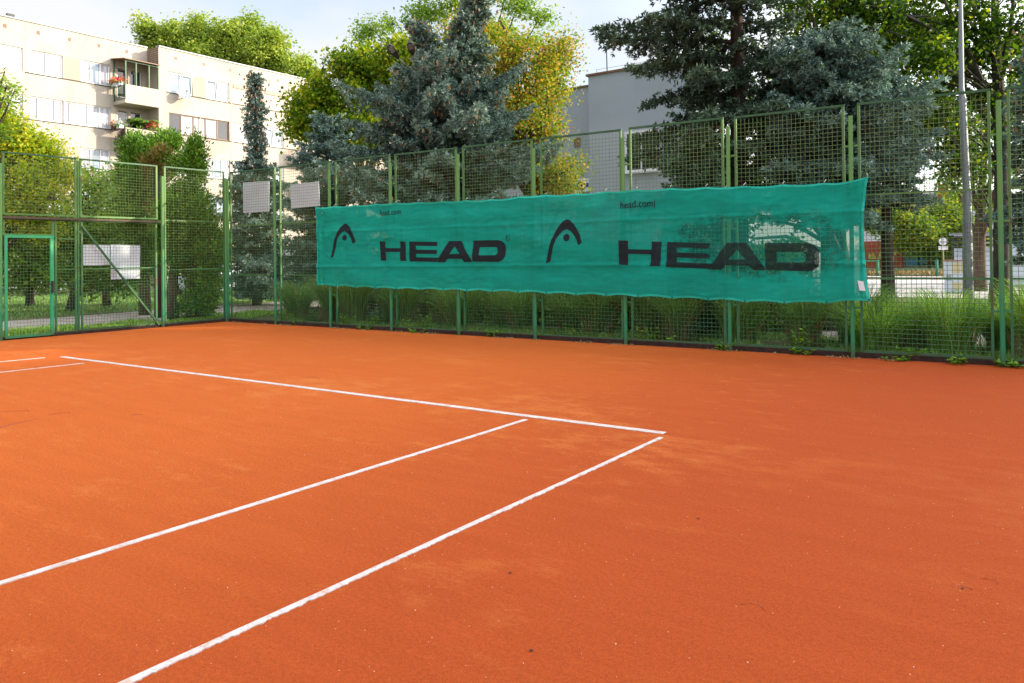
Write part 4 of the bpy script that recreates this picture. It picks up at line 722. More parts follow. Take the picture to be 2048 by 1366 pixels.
# left: thujas beside the gate fence
def conifer_bush(label, dep, stems, lobes, m, name='thuja', seed=0, dens=9):
    L = [px_lobe(x, y, dep+random.uniform(-.35, .35), rx, rz, min(rx, 48)) for x, y, rx, rz in lobes]; base = at(*stems[0][0], dep); base[2] = 0; root = empty(name, base, label, 'thuja'); b = MB()
    for st in stems: pts = [at(x, y, dep) for x, y in st]; pts[0][2] = -.05; b.tube(pts, [.16*(1-i/(len(pts)))+.03 for i in range(len(pts))], 8)
    b.build('trunk', M['barkr'], root, smooth=True)
    C = lobe_clusters(L, dens*5.5, .5, seed); per = 24; n = len(C)*per; cr_ = np.repeat(rng.random(len(C)), per); ctr = np.array([l[0] for l in L]); near = ctr[np.argmin(((C[:, None]-ctr[None])**2).sum(2), 1)]; od = unit(C-near); od[:, 2] += .9; od = unit(od)
    P = np.repeat(C, per, 0)+rng.normal(size=(n, 3))*np.array([.09, .09, .10]); Dn = unit(np.repeat(od, per, 0)+rng.normal(size=(n, 3))*.45); rnd = np.clip(.45+(cr_-.5)*.6+(rng.random(n)-.5)*.7, 0, 1)
    quads('crown', P, Dn, perp(Dn),   .10*(.6+.8*rng.random(n)), .042*(.7+.6*rng.random(n)), rnd, m, root); return root
conifer_bush('tall green thuja with two bare reddish stems leaning on the side fence', 20.4, [[(345, 645), (342, 600), (350, 520), (365, 420)], [(386, 640), (380, 600), (385, 500), (380, 400)]],
    [(365, 350, 48, 42), (385, 320, 20, 42), (395, 300, 15, 30), (375, 420, 58, 55), (400, 480, 50, 50), (375, 500, 52, 55), (395, 560, 42, 45), (350, 570, 30, 40), (420, 520, 28, 45), (395, 610, 32, 26), (345, 440, 35, 50), (350, 500, 36, 55), (370, 455, 50, 50), (410, 590, 26, 40), (350, 400, 36, 40)], M['thuja'], seed=2)
conifer_bush('round topped thuja with browned patches behind the middle fence panels', 23, [[(290, 618), (288, 540), (285, 420), (290, 340)]],
    [(265, 300, 26, 34), (300, 310, 46, 40), (335, 290, 30, 26), (320, 330, 40, 40), (275, 350, 46, 45), (300, 400, 52, 50), (270, 440, 42, 45), (300, 480, 45, 45), (275, 530, 36, 40)], M['thuja'], seed=5)
conifer_bush('bronze tinted thuja crown between the round topped and tall thujas', 21.8, [[(322, 625), (320, 540), (318, 400), (315, 330)]], [(306, 325, 22, 20), (326, 312, 18, 20), (312, 352, 20, 26), (318, 420, 16, 60)], M['thujab'], seed=6, dens=7)
# left yellow-green tree
D = 22.5; L = [px_lobe(x, y, D+random.uniform(-.8, .8), r) for x, y, r in ((20, 270, 45), (60, 300, 45), (90, 310, 35), (20, 340, 45), (70, 370, 50), (110, 400, 40), (40, 420, 45), (-20, 300, 60), (-30, 400, 60), (90, 450, 30), (130, 350, 25), (-30, 230, 50), (15, 240, 25))]
decid('sunlit yellow-green tree at the far left over the gate door', at(-45, 640, D)*np.array([1, 1, 0]), .16, L, M['yel'], M['bark'], dens=15, per=30, leaf=(.10, .065), spread=.20, seed=22)
D = 17.5; L = [px_lobe(x, y, D+random.uniform(-.5, .5), r, r*.5) for x, y, r in ((-10, 165, 34), (15, 178, 24), (-5, 130, 26), (30, 184, 16), (-40, 200, 50), (10, 145, 12), (5, 205, 15), (-60, 140, 60), (-30, 260, 40), (60, 520, 14), (5, 520, 12))][:9]
decid('leafy twig ends of a nearer tree entering at the left edge over the fence', at(-110, 640, D)*np.array([1, 1, 0]), .14, L, M['robinia'], M['bark'], dens=16, per=16, leaf=(.12, .05), spread=.13, seed=23, name='deciduous_tree')
D = 28; L = [px_lobe(x, y, D+random.uniform(-1, 1), r) for x, y, r in ((60, 470, 45), (20, 480, 40), (90, 500, 35), (50, 530, 38), (110, 480, 40), (30, 550, 25), (95, 545, 25), (0, 430, 40))]
decid('dark little tree with straight trunk seen through the gate door', at(60, 612, D)*np.array([1, 1, 0]), .13, L, M['darkleaf'], M['bark'], dens=8, per=26, leaf=(.14, .10), spread=.25, seed=24)
D = 24.5; L = [px_lobe(x, y, D+random.uniform(-1, 1), r) for x, y, r in ((143, 480, 40), (190, 470, 38), (160, 530, 34), (215, 520, 36), (130, 430, 35), (230, 460, 35), (180, 555, 28), (245, 560, 25), (125, 545, 22))]
decid('dark tree with a cut limb stub behind the upright gate post', at(143, 628, D)*np.array([1, 1, 0]), .17, L, M['darkleaf'], M['bark'], dens=9, per=26, leaf=(.12, .09), spread=.24, seed=25)
D = 27; L = [px_lobe(x, y, D+random.uniform(-1, 1), r) for x, y, r in ((190, 370, 34), (230, 400, 36), (160, 400, 36), (215, 430, 36), (150, 350, 26), (250, 360, 26), (180, 440, 34), (110, 340, 25))]
decid('loose green tree with bright gaps above the low white boards', at(215, 606, D)*np.array([1, 1, 0]), .12, L, M['robinia'], M['bark'], dens=7, per=22, leaf=(.14, .09), spread=.26, seed=26, twigs=.6)

# ------------------------------------------------------------------ hedges, grasses, weeds
def leafbox(name, label, cat, x0, x1, y0, y1, z0, z1, m, n, leaf=.12, specks=None, kind=None):
    P = np.stack([rng.uniform(x0, x1, n), rng.uniform(y0, y1, n), z0+(z1-z0)*rng.random(n)**.8], 1); P[:, 2] += .25*np.sin(P[:, 1]*1.3)*np.sin(P[:, 0]*1.1+P[:, 1]*.6)*(P[:, 2]-z0)/(z1-z0)
    Dn = randdir(n); root = empty(name, ((x0+x1)/2, (y0+y1)/2, z0), label, cat)
    quads('foliage', P, Dn, perp(Dn), leaf*(.6+.8*rng.random(n)), leaf*.6*(.6+.8*rng.random(n)), rng.random(n), m, root)
    if specks: k = rng.choice(n, specks); q = P[k]; q[:, 0 if x1-x0 < y1-y0 else 1] = (x1+.05) if x1-x0 < y1-y0 else y0-.05; Dn = randdir(specks); quads('blossom', q, Dn, perp(Dn), .14, .12, rng.random(specks), M['petal'], root)
    return root
M['petal'] = leafmat('petals', [(.55, .55, .62), (.75, .75, .8)], .2)
M['red'] = leafmat('red_petals', [(.65, .02, .02), (.85, .12, .12), (.8, .35, .3)], .2)
leafbox('hedge', 'long dark hedge dotted with pale blossom at the back of the lawn', 'hedge', -37.6, -36, -12, 34, 0, 2.4, M['darkleaf'], 60000, .16, 1500)
leafbox('shrub_row', 'dark shrub mass behind the ornamental grasses under the banner', 'shrub', -12.0, -1.2, 8.6, 10.2, 0, 1.75, M['thuja'], 60000, .11)
leafbox('low_shrub', 'dark low shrub beside the corner post behind the grasses', 'shrub', -16.5, -14.6, 10.2, 11.8, 0, 1.3, M['dkspruce'], 12000, .11)
# lawn grass
n = 46000; P = np.stack([-20.95-rng.random(n)*15, rng.uniform(-2, 21, n), np.full(n, -.02)], 1); Dn = unit(np.array([0, 0, 1])+rng.normal(size=(n, 3))*.35)
setp(quads('lawn_grass', P, Dn, perp(Dn), .10*(.5+rng.random(n)), .028, rng.random(n), M['grassd']), 'short mown grass with bare patches behind the path', 'grass', None, 'stuff')
n = 26000; P = np.stack([-14.9-rng.random(n)**1.4*2.0, rng.uniform(-2, 9, n), np.full(n, -.02)], 1); k = (np.sin(P[:, 1]*2.3)*np.sin(P[:, 0]*2.9+P[:, 1]) > -.15)&(P[:, 0] < -15.2); P = P[k]; n = len(P); Dn = unit(np.array([0, 0, 1])+rng.normal(size=(n, 3))*.5)
setp(quads('verge_grass', P, Dn, perp(Dn), .11*(.5+rng.random(n)), .02, rng.random(n), M['grassb']), 'tufty grass strip between side fence and gravel path', 'grass', None, 'stuff')
n = 42000; x = rng.uniform(-14, 5, n); P = np.stack([x, yback(x)+.12+rng.random(n)**1.3*2.4, np.full(n, -.02)], 1); k = (np.sin(P[:, 0]*1.7)*np.sin(P[:, 1]*2.1+P[:, 0]) > -.35); P = P[k]; n = len(P); Dn = unit(np.array([0, 0, 1])+rng.normal(size=(n, 3))*.55)
setp(quads('rough_grass', P, Dn, perp(Dn), .13*(.5+rng.random(n)), .012, rng.random(n), M['grassd']), 'rough low grass and dead stalks behind the back fence', 'grass', None, 'stuff')
n = 20000; P = np.stack([rng.uniform(-28, 10, n), 50.7+rng.random(n)*8, np.full(n, -.02)], 1); Dn = unit(np.array([0, 0, 1])+rng.normal(size=(n, 3))*.5)
setp(quads('far_grass', P, Dn, perp(Dn), .35*(.5+rng.random(n)), .08, rng.random(n), M['straw']), 'dry far verge grass below the graffiti walls', 'grass', None, 'stuff')
def blades(base, n, h, lean, r0, m, rnd0=0, w=.010, seg=6, droop=1.0, parent=None, name='blades'):
    az = rng.random(n)*math.tau; hh = h*(.55+.5*rng.random(n)); ln = lean*(.25+.85*rng.random(n)); b0 = np.stack([np.cos(az)*r0*rng.random(n)**.5, np.sin(az)*r0*rng.random(n)**.5, np.zeros(n)], 1)+np.array(base); az2 = az+rng.normal(size=n)*.5; hd = np.stack([np.cos(az2), np.sin(az2), np.zeros(n)], 1); V = []; t = np.linspace(0, 1, seg+1)
    side_ = np.stack([-np.sin(az2), np.cos(az2), np.zeros(n)], 1); tw = rng.normal(size=n)*.8; side_ = side_*np.cos(tw)[:, None]+hd*np.sin(tw)[:, None]
    for s_ in t:
        c = b0+hd*(ln*s_**1.8)[:, None]+np.array([0, 0, 1])*(hh*(s_-droop*.42*s_**3))[:, None]; wd = w*(1-s_**2)*(.7+.6*((np.arange(n) % 7)/7))+.0012; V += [c-side_*wd[:, None]/2, c+side_*wd[:, None]/2]
    V = np.stack(V, 1); k = 2*(seg+1); f = np.array([[2*i, 2*i+1, 2*i+3, 2*i+2] for i in range(seg)]); F = (f[None]+(np.arange(n)*k)[:, None, None]).reshape(-1, 4); V = V.reshape(-1, 3)-(np.array(rootloc(parent)) if parent else 0)
    me = bpy.data.meshes.new(name); me.vertices.add(len(V)); me.vertices.foreach_set('co', V.astype(np.float32).ravel()); me.loops.add(F.size); me.loops.foreach_set('vertex_index', F.astype(np.int32).ravel()); me.polygons.add(len(F)); me.polygons.foreach_set('loop_start', np.arange(0, F.size, 4, dtype=np.int32)); me.polygons.foreach_set('loop_total', np.full(len(F), 4, dtype=np.int32))
    a = me.attributes.new('rnd', 'FLOAT', 'FACE'); a.data.foreach_set('value', np.repeat(np.clip(rng.random(n)*.8+rnd0, 0, 1), seg).astype(np.float32)); me.materials.append(m); me.update(calc_edges=True); o = bpy.data.objects.new(name, me); S.collection.objects.link(o); o.parent = parent; return o
CL = [(-13.55, 7.0, 1.25, 'd', 'short reed clump left of the second fence post, nearest the corner'), (-12.3, 7.1, 1.45, 'd', 'tall reed clump between the second post and the left banner edge'), (-11.35, 6.95, 1.6, 'd', 'tallest reed clump half hidden by the left edge of the banner'),
      (-9.9, 7.2, 1.35, 'd', 'dark reed clump under the banner left end, panel with leafy weeds'), (-8.1, 7.1, 1.3, 'd', 'dark reed clump under the left head.com line'), (-6.6, 7.3, 1.25, 'd', 'reed clump below the first letter D of the banner'), (-4.7, 7.2, 1.3, 'd', 'reed clump below the second curved emblem'), (-2.9, 7.1, 1.4, 'd', 'upright reed clump under the second letter H'),
      (-1.9, 7.5, 1.3, 'd', 'reed clump behind the post between second H and E'), (-.75, 7.4, 1.35, 'd', 'arching reed clump under the worn banner end'), (.05, 7.7, 1.2, 'd', 'reed clump just left of the banner right edge'), (.95, 7.7, 1.30, 'b', 'bright arching reed clump right of the banner edge, left of two'), (1.45, 7.35, 1.42, 'b', 'largest bright green reed clump in the panel right of the banner'),
      (2.1, 7.9, 1.25, 'b', 'bright reed clump behind the tall post near the right edge'), (2.55, 7.2, 1.35, 'b', 'reed clump cut by the right edge of the frame'), (3.4, 7.4, 1.3, 'b', 'reed clump past the right edge of the view')]
CL += [(-10.6, 7.6, 1.3, 'd', 'reed clump behind the post at the left end of the banner'), (-9.0, 7.6, 1.25, 'd', 'reed clump hidden behind the post under the first letter H'), (-7.3, 7.7, 1.2, 'd', 'reed clump under the first letters E and A'), (-5.6, 7.8, 1.2, 'd', 'reed clump behind the post right of the first word'), (-3.8, 7.7, 1.25, 'd', 'reed clump right of the second emblem, low down'), (.45, 7.15, 1.1, 'b', 'small bright reed tuft exactly below the banner corner label')]
for x, y, h, kd, lab in CL:
    r = empty('ornamental_grass', (x, y, -.02), lab, 'grass clump', 'ornamental grasses behind the back fence')
    hv = random.uniform(.82, 1.12); blades((x, y, -.02), random.randint(560, 900), h*(1.38 if kd == 'b' else 1.48)*hv, random.uniform(.6, 1.05), random.uniform(.16, .32), M['grassb' if kd == 'b' else 'grassd'], .1, .012, parent=r); blades((x, y, -.02), random.randint(120, 300), h*random.uniform(.5, .8), .45, .30, M['straw'], 0, .008, parent=r, name='dry_blades', seg=4)
def weed(x, y, h, n, label, spread=.16):
    base = np.array([x, y, -.01]); r = empty('weed', base, label, 'weed', 'weeds along the foot of the back fence'); st = MB(); P = []; Dn = []
    for i in range(max(4, n//9)):
        a = random.random()*math.tau; q = base+np.array([math.cos(a)*spread*random.random(), math.sin(a)*spread*.5*random.random(), 0]); tip = q+np.array([math.cos(a)*spread*.6, math.sin(a)*spread*.4, h*random.uniform(.5, 1)]); st.tube([q, (q+tip)/2+np.array([0, 0, h*.1]), tip], .003, 3, False)
        for j in range(9): t = .2+.8*random.random(); P.append(q+(tip-q)*t); d = np.array([random.gauss(0, 1), random.gauss(0, 1), .3]); Dn.append(d)
    st.build('stem', M['thujab'], r); P = np.array(P); Dn = unit(np.array(Dn)); Wd = unit(np.cross(Dn, np.array([0, 0, 1.])+rng.normal(size=(len(P), 3))*.3)); quads('leaves', P, Dn, Wd, .07*(.6+.8*rng.random(len(P))), .045*(.6+.8*rng.random(len(P))), rng.random(len(P)), M['weed'], r)
for px, py, h, n, lab in ((566, 642, .42, 90, 'upright bright weed just right of the second fence post'), (596, 640, .15, 40, 'small weed low under the tilted white board'), (690, 655, .32, 150, 'wide leafy weed left in the third panel under the banner'), (738, 640, .55, 40, 'single tall feathery weed in the third panel'), (735, 660, .12, 60, 'flat weed creeping over the kerb in the third panel'),
     (800, 664, .30, 60, 'weed at the foot of the post below the first H'), (842, 664, .48, 90, 'yellow-green broad leaved weed in the fourth panel'), (845, 672, .10, 60, 'flat weed spilling onto the clay below the fourth panel'), (985, 668, .16, 50, 'low grey-green weed in the fifth panel'), (1145, 672, .42, 40, 'thin weed with upright stem below the second emblem'), (1285, 690, .36, 110, 'bushy weed at the foot of the post under the second H'), (1318, 690, .22, 60, 'yellowish weed right of the bushy one'),
     (1448, 702, .14, 40, 'small weed left of the post between second H and E'), (1590, 710, .50, 90, 'climbing weed under the worn letters'), (1613, 715, .12, 60, 'flat weed at the kerb under the worn letters'), (1822, 722, .22, 170, 'feathery bright weed mound in the panel right of the banner'), (1795, 724, .10, 60, 'flat leafy weed beside the feathery mound'), (1915, 733, .13, 60, 'small weed on the kerb left of the tall post'), (2030, 742, .12, 80, 'weed carpet at the right frame edge')):
    q = back(px, py); yy = min(q[1], yback(q[0])+.12) if h < .2 else yback(q[0])+.10; weed(q[0], yy-(.12 if h < .15 else 0), h, n, lab)
n = 2600; x = rng.uniform(-14.4, 5, n); P = np.stack([x, yback(x)-.05-np.abs(rng.normal(size=n))*.07, np.full(n, .002)], 1); k = np.sin(x*2.9)+np.sin(x*7.1+1) > .3; P = P[k]; n = len(P); Dn = unit(rng.normal(size=(n, 3))*np.array([1, 1, .25])+np.array([0, 0, .12]))
setp(quads('leaf_litter', P, Dn, perp(Dn), .05, .02, rng.random(n), M['straw']), 'thin line of dead leaves and stalks along the kerb', 'leaf litter', None, 'stuff')

# ------------------------------------------------------------------ street things
def street_lamp(label, px, dep, pts, rad, heads_, cat='street lamp'):
    q = at(px, 560, dep); root = empty('street_lamp', (q[0], q[1], 0), label, cat); b = MB(); P = [at(x, y, dep) for x, y in pts]; P[0][2] = -.05; b.tube(P, rad, 12); b.build('pole', M['galv'], root, smooth=True)
    for (x0, y0, x1, y1) in heads_:
        a = Vector(at(x0, y0, dep-1.1)); c = Vector(at(x1, y1, dep-1.4)); bs = Vector(P[-1]); d = (c-a).normalized(); s_ = MB(); s_.tube([bs, a], .02, 8); arm = s_.build('arm', M['galv'], root)
        l = d.cross(Vector(F2)).normalized(); u = l.cross(d).normalized(); k = (c-a).length; out_ = [(0, .035), (.12, .05), (.35, .085), (.75, .09), (.93, .075), (1, .04)]
        hd = MB(); pts_ = [a+d*(t*k)+l*w for t, w in out_]+[a+d*(t*k)-l*w for t, w in reversed(out_)]; hd.poly([p-u*.04 for p in pts_], u*.08); H_ = hd.build('lamp_head', M['dark'], root, bevel=.012)
        g = MB(); pp = [a+d*(t*k)+l*w for t, w in ((.5, .06), (.9, .058))]+[a+d*(t*k)-l*w for t, w in ((.9, .058), (.5, .06))]; g.poly([p-u*.046 for p in pp], u*-.004); g.poly([p+u*.046 for p in pp], u*.004); g.build('lens', M['concrete'], H_)
street_lamp('twin-headed street lamp peeking out above the blue spruce', 838, 21.6, [(838, 600), (838, 400), (838, 170), (836, 152)], [.075, .07, .035, .03], [(797, 117, 776, 90), (826, 110, 819, 84)])
street_lamp('tall grey tapered lamp post behind the right fence panel', 1936, 17.6, [(1936, 600), (1936, 540), (1934, 380), (1933, 375), (1925, 200), (1923, 175), (1922, 70), (1920, -60), (1918, -160)], [.125, .10, .086, .08, .074, .056, .048, .038, .034], [(1880, -190, 1850, -195)])
# graffiti walls
wr = MB(); a = at(1700, 545, 60); c = at(1805, 545, 60); yw = float(c[1]); xa, xc = float(at(1690, 545, 59)[0])-2, float(c[0]); wr.box(xa, xc, yw, yw+.4, 0, 2.45); g1 = empty('brick_wall', (xc-2, yw, 0), 'red painted brick wall with yellow-green graffiti far right of the banner', 'wall'); wr.build('wall', M['brick'], g1)
K = lambda px, py, y=yw: on_plane(px, py, (0, 1, 0), y)
def flat(name, pts, m, parent, y, th=.006): b = MB(); P = [Vector(K(px, py, y)) for px, py in pts]; b.poly(P, (0, th, 0)); return b.build(name, m, parent)
gy = mat('graffiti_yellow', (.42, .40, .10), (.30, .28, .06), 3, .8); gk = mat('graffiti_black', (.015, .015, .02), None, 3, .8); gg = mat('graffiti_green', (.10, .30, .09), (.08, .22, .08), 3, .8); gblue = mat('graffiti_blue', (.05, .24, .40), (.04, .18, .30), 3, .8)
pix = lambda L_: [(1700+x/6.504, 350+y/6.504) for x, y in L_]
for z_, (pts) in enumerate(([(235, 1095), (240, 1010), (270, 1040), (300, 990), (330, 1050), (350, 1095)], [(350, 1100), (380, 1010), (398, 985), (425, 1040), (470, 1095)], [(440, 1010), (460, 980), (505, 975), (512, 1000), (470, 1020)], [(440, 1030), (490, 1035), (500, 1060), (455, 1060)])):
    cx_ = np.mean([p[0] for p in pts]); cy_ = np.mean([p[1] for p in pts]); flat('graffiti_outline', pix([(cx_+(x-cx_)*1.15, cy_+(y-cy_)*1.12) for x, y in pts]), gk, g1, yw-.008-z_*.002); flat('graffiti_fill', pix(pts), gy, g1, yw-.018-z_*.002)
cw = MB(); xd = float(at(1893, 545, 60)[0])+1.5; cw.box(xc+.01, xd, yw+.1, yw+.5, 0, 2.15); g2 = empty('concrete_wall', (xc+2, yw, 0), 'grey concrete wall with green and blue bubble graffiti', 'wall'); cw.build('wall', M['concrete'], g2)
Y2 = yw+.1
flat('graffiti_outline', pix([(720, 1195), (722, 1070), (745, 1010), (800, 1000), (860, 1005), (900, 1040), (905, 1000), (960, 1015), (1000, 1030), (1040, 1000), (1100, 1010), (1120, 1060), (1150, 1060), (1180, 1100), (1150, 1180), (1090, 1175), (1040, 1165), (940, 1180), (905, 1195), (880, 1175)]), gk, g2, Y2-.008)
flat('graffiti_fill', pix([(733, 1183), (735, 1080), (800, 1090), (885, 1085), (885, 1165), (860, 1170)]), gblue, g2, Y2-.018); flat('graffiti_fill', pix([(735, 1079), (755, 1020), (800, 1010), (850, 1015), (885, 1045), (885, 1084), (800, 1089)]), gg, g2, Y2-.018)
flat('graffiti_fill', pix([(905, 1165), (907, 1085), (1000, 1090), (1120, 1080), (1150, 1100), (1130, 1160), (1040, 1150), (940, 1165)]), gblue, g2, Y2-.018); flat('graffiti_fill', pix([(907, 1084), (910, 1020), (960, 1030), (1000, 1045), (1040, 1015), (1095, 1022), (1110, 1079), (1000, 1089)]), gg, g2, Y2-.018)
# brick house behind
hx = float(K(1745, 450, 66)[0]); bh = empty('brick_house', (hx, 67, 0), 'low house with red tile roof glimpsed beside the banner edge', 'house')
b = MB(); b.box(hx-9, hx+2.2, 67, 73, 0, 4.0); b.build('wall', M['white'], bh); b = MB(); b.poly([(hx-9.3, 66.6, 3.9), (hx+2.5, 66.6, 3.9), (hx+2.5, 70, 5.9), (hx-9.3, 70, 5.9)], (0, 0, .12)); b.poly([(hx-9.3, 73.4, 3.9), (hx+2.5, 73.4, 3.9), (hx+2.5, 70.01, 5.9), (hx-9.3, 70.01, 5.9)], (0, 0, .12)); b.build('roof', mat('roof_tiles', (.36, .12, .07), (.25, .09, .06), 4, .9), bh)
h2 = float(on_plane(1890, 400, (0, 1, 0), 78)[0]); b2 = empty('far_house', (h2, 78, 0), 'distant house roof with brick chimney above the yellow-green bush', 'house'); b = MB(); b.box(h2-6, h2+6, 78, 86, 0, 6.0); b.build('wall', M['white'], b2); b = MB(); b.poly([(h2-6.3, 77.6, 5.9), (h2+6.3, 77.6, 5.9), (h2+5, 82, 7.4), (h2-5, 82, 7.4)], (0, 0, .1)); rf = b.build('roof', M['asph'], b2)
cq = on_plane(1886, 382, (0, 1, 0), 80); b = MB(); b.box(cq[0]-.45, cq[0]+.45, 80, 80.8, 6, cq[2]+.7); b.build('chimney', M['brick'], rf)
# round sign
Dp = 48; c = at(1886, 483, Dp); rs = empty('round_sign', (c[0], c[1], 0), 'round white traffic sign with small white plate on a yellowish post', 'sign'); b = MB(); b.tube([(c[0], c[1]+.04, -.05), (c[0], c[1]+.04, c[2]+.3)], .035, 8); b.build('post', mat('yellowish_post', (.35, .30, .12), None, 4), rs)
def disc(x, y, z, r, m, name, parent, th=.02, hole=0):
    bb = MB(); nn = 28
    if not hole: bb.poly([(x+r*math.cos(i*math.tau/nn), y, z+r*math.sin(i*math.tau/nn)) for i in range(nn)], (0, th, 0))
    else:
        for i in range(nn): a0, a1 = i*math.tau/nn, (i+1)*math.tau/nn; bb.poly([(x+hole*math.cos(a0), y, z+hole*math.sin(a0)), (x+r*math.cos(a0), y, z+r*math.sin(a0)), (x+r*math.cos(a1), y, z+r*math.sin(a1)), (x+hole*math.cos(a1), y, z+hole*math.sin(a1))])
    return bb.build(name, m, parent)
dd = disc(c[0], c[1], c[2], .27, M['white2'], 'disc', rs); disc(c[0], c[1]-.006, c[2], .27, gk, 'rim', dd, hole=.235)
b = MB(); x, y, z = c; b.box(x-.015, x+.015, y-.008, y-.001, z-.15, z+.15); b.box(x-.20, x-.016, y-.008, y-.001, z-.012, z+.012); b.box(x+.016, x+.20, y-.008, y-.001, z-.012, z+.012); b.box(x-.07, x+.07, y-.008, y-.001, z+.151, z+.175); b.box(x-.07, x+.07, y-.008, y-.001, z-.175, z-.151); b.build('symbol', gk, dd)
b = MB(); b.box(x-.26, x+.26, y-.01, y+.01, z-.52, z-.29); b.build('plate', M['white2'], rs)
# green road barrier
yb_ = float(at(1780, 560, 52)[1]); gbx = empty('road_barrier', (float(at(1780, 560, 52)[0]), yb_, 0), 'low green tubular barrier in front of the graffiti walls', 'barrier')
gm = mat('barrier_green', (.02, .26, .15), None, 4)
for px in (1702, 1729, 1756, 1874): q = on_plane(px, 560, (0, 1, 0), yb_); b = MB(); b.tube([(q[0], yb_, -.03), (q[0], yb_, 1.05)], .09, 8); b.build('post', gm, gbx)
xx = [float(on_plane(p, 560, (0, 1, 0), yb_)[0]) for p in (1660, 1756)]; b = MB(); b.tube([(xx[0], yb_, .98), (xx[1], yb_, .98)], .04, 6); b.tube([(xx[0], yb_, .45), (xx[1]+9, yb_, .45)], .025, 6); b.build('rail', gm, gbx)
# white kiosk / panels, low chest
def wbox(name, label, cat, px0, px1, py0, dep, th=.6, m=None, parts=None):
    a = at(px0, 540, dep); c = at(px1, 540, dep); z = float(at((px0+px1)/2, py0, dep)[2]); x0, x1 = float(a[0]), float(c[0]); y = float(min(a[1], c[1])); r = empty(name, ((x0+x1)/2, y, 0), label, cat); b = MB(); b.box(x0, x1, y, y+th, 0, z); b.build('body', m or M['white'], r, bevel=.02); return r, x0, x1, y, z
r, x0, x1, y, z = wbox('storage_chest', 'low white chest with pale yellow panels and reddish lid left of the lamp post', 'cabinet', 1888, 1946, 522, 30)
b = MB(); b.box(x0-.02, x1+.02, y-.03, y+.63, z, z+.04); b.build('lid', mat('faded_red', (.45, .18, .13), None, 4), r)
for (u0, u1, v0, v1) in ((.32, .62, .62, .95), (.62, .86, .62, .95), (.32, .65, .1, .32), (.08, .3, .38, .58), (.66, .95, .1, .5)): b = MB(); b.box(x0+(x1-x0)*u0, x0+(x1-x0)*u1-.03, y-.006, y-.001, z*v0, z*v1); b.build('panel', mat('pale_yellow', (.62, .52, .20), (.70, .66, .45), 2, .7) if u0 > .1 else M['greyren'], r)
r, x0, x1, y, z = wbox('site_cabin', 'white cabin with dark slatted canopy behind lamp post and brown trunk', 'cabin', 1906, 1990, 496, 38, 1.6)
b = MB(); b.box(x0-.1, x1+.6, y-.5, y+1.9, z+.62, z+.72); b.build('canopy', M['galv'], r)
b = MB()
for i in range(3): b.box(x0, x1+.5, y-.44, y-.40, z+.08+i*.19, z+.2+i*.19)
for xq in (x0+.05, x1+.3): b.bar((xq, y-.35, 0), (xq, y-.35, z+.62), .08)
b.build('slats', M['dark'], r)
for i in range(1, 4): b = MB(); q = x0+(x1-x0)*i/4; b.box(q-.015, q+.015, y-.006, y-.001, .1, z-.05); b.build('panel_joint', M['concrete'], r)
r, x0, x1, y, z = wbox('white_container', 'tall plain white container at the extreme right edge', 'container', 2022, 2130, 452, 34, 2.2)
b = MB(); b.box(x0-.03, x1, y-.04, y-.001, .95, 1.05); b.build('rail', M['galv'], r)
# pale wall behind the worn banner end
a = at(1400, 545, 44); c = at(1722, 545, 44); pw = empty('garden_wall', (float(a[0])+3, float(c[1])-1, 0), 'pale plastered wall glimpsed through the worn end of the banner', 'wall'); b = MB(); b.box(float(a[0]), float(c[0]), float(c[1]), float(c[1])+.3, 0, 4.6); b.build('wall', mat('cream_plaster', (.86, .83, .74), (.80, .77, .68), .6, .9), pw)
b = MB(); b.box(float(a[0])-.05, float(c[0])+.05, float(c[1])-.05, float(c[1])+.35, 4.602, 4.7); b.build('coping', M['concrete'], pw)
# picket fence far left of the banner
Yp = float(at(590, 540, 27)[1]); xs_ = [float(on_plane(p, 540, (0, 1, 0), Yp)[0]) for p in (470, 720)]; pf = empty('picket_fence', (xs_[0], Yp, 0), 'dark green upright bar fence behind the reeds left of the banner', 'fence'); b = MB()
for x in np.arange(xs_[0], xs_[1], .14): b.bar((x, Yp, .1), (x, Yp, 1.36), .035)
b.bar((xs_[0], Yp, 1.36), (xs_[1], Yp, 1.36), .05); b.bar((xs_[0], Yp, .2), (xs_[1], Yp, .2), .05); b.build('bars', M['topr'], pf)
q = on_plane(612, 540, (0, 1, 0), Yp); b = MB(); b.tube([(q[0], Yp-.04, 0), (q[0], Yp-.04, 1.55)], .09, 8); b.build('post', M['topr'], pf)
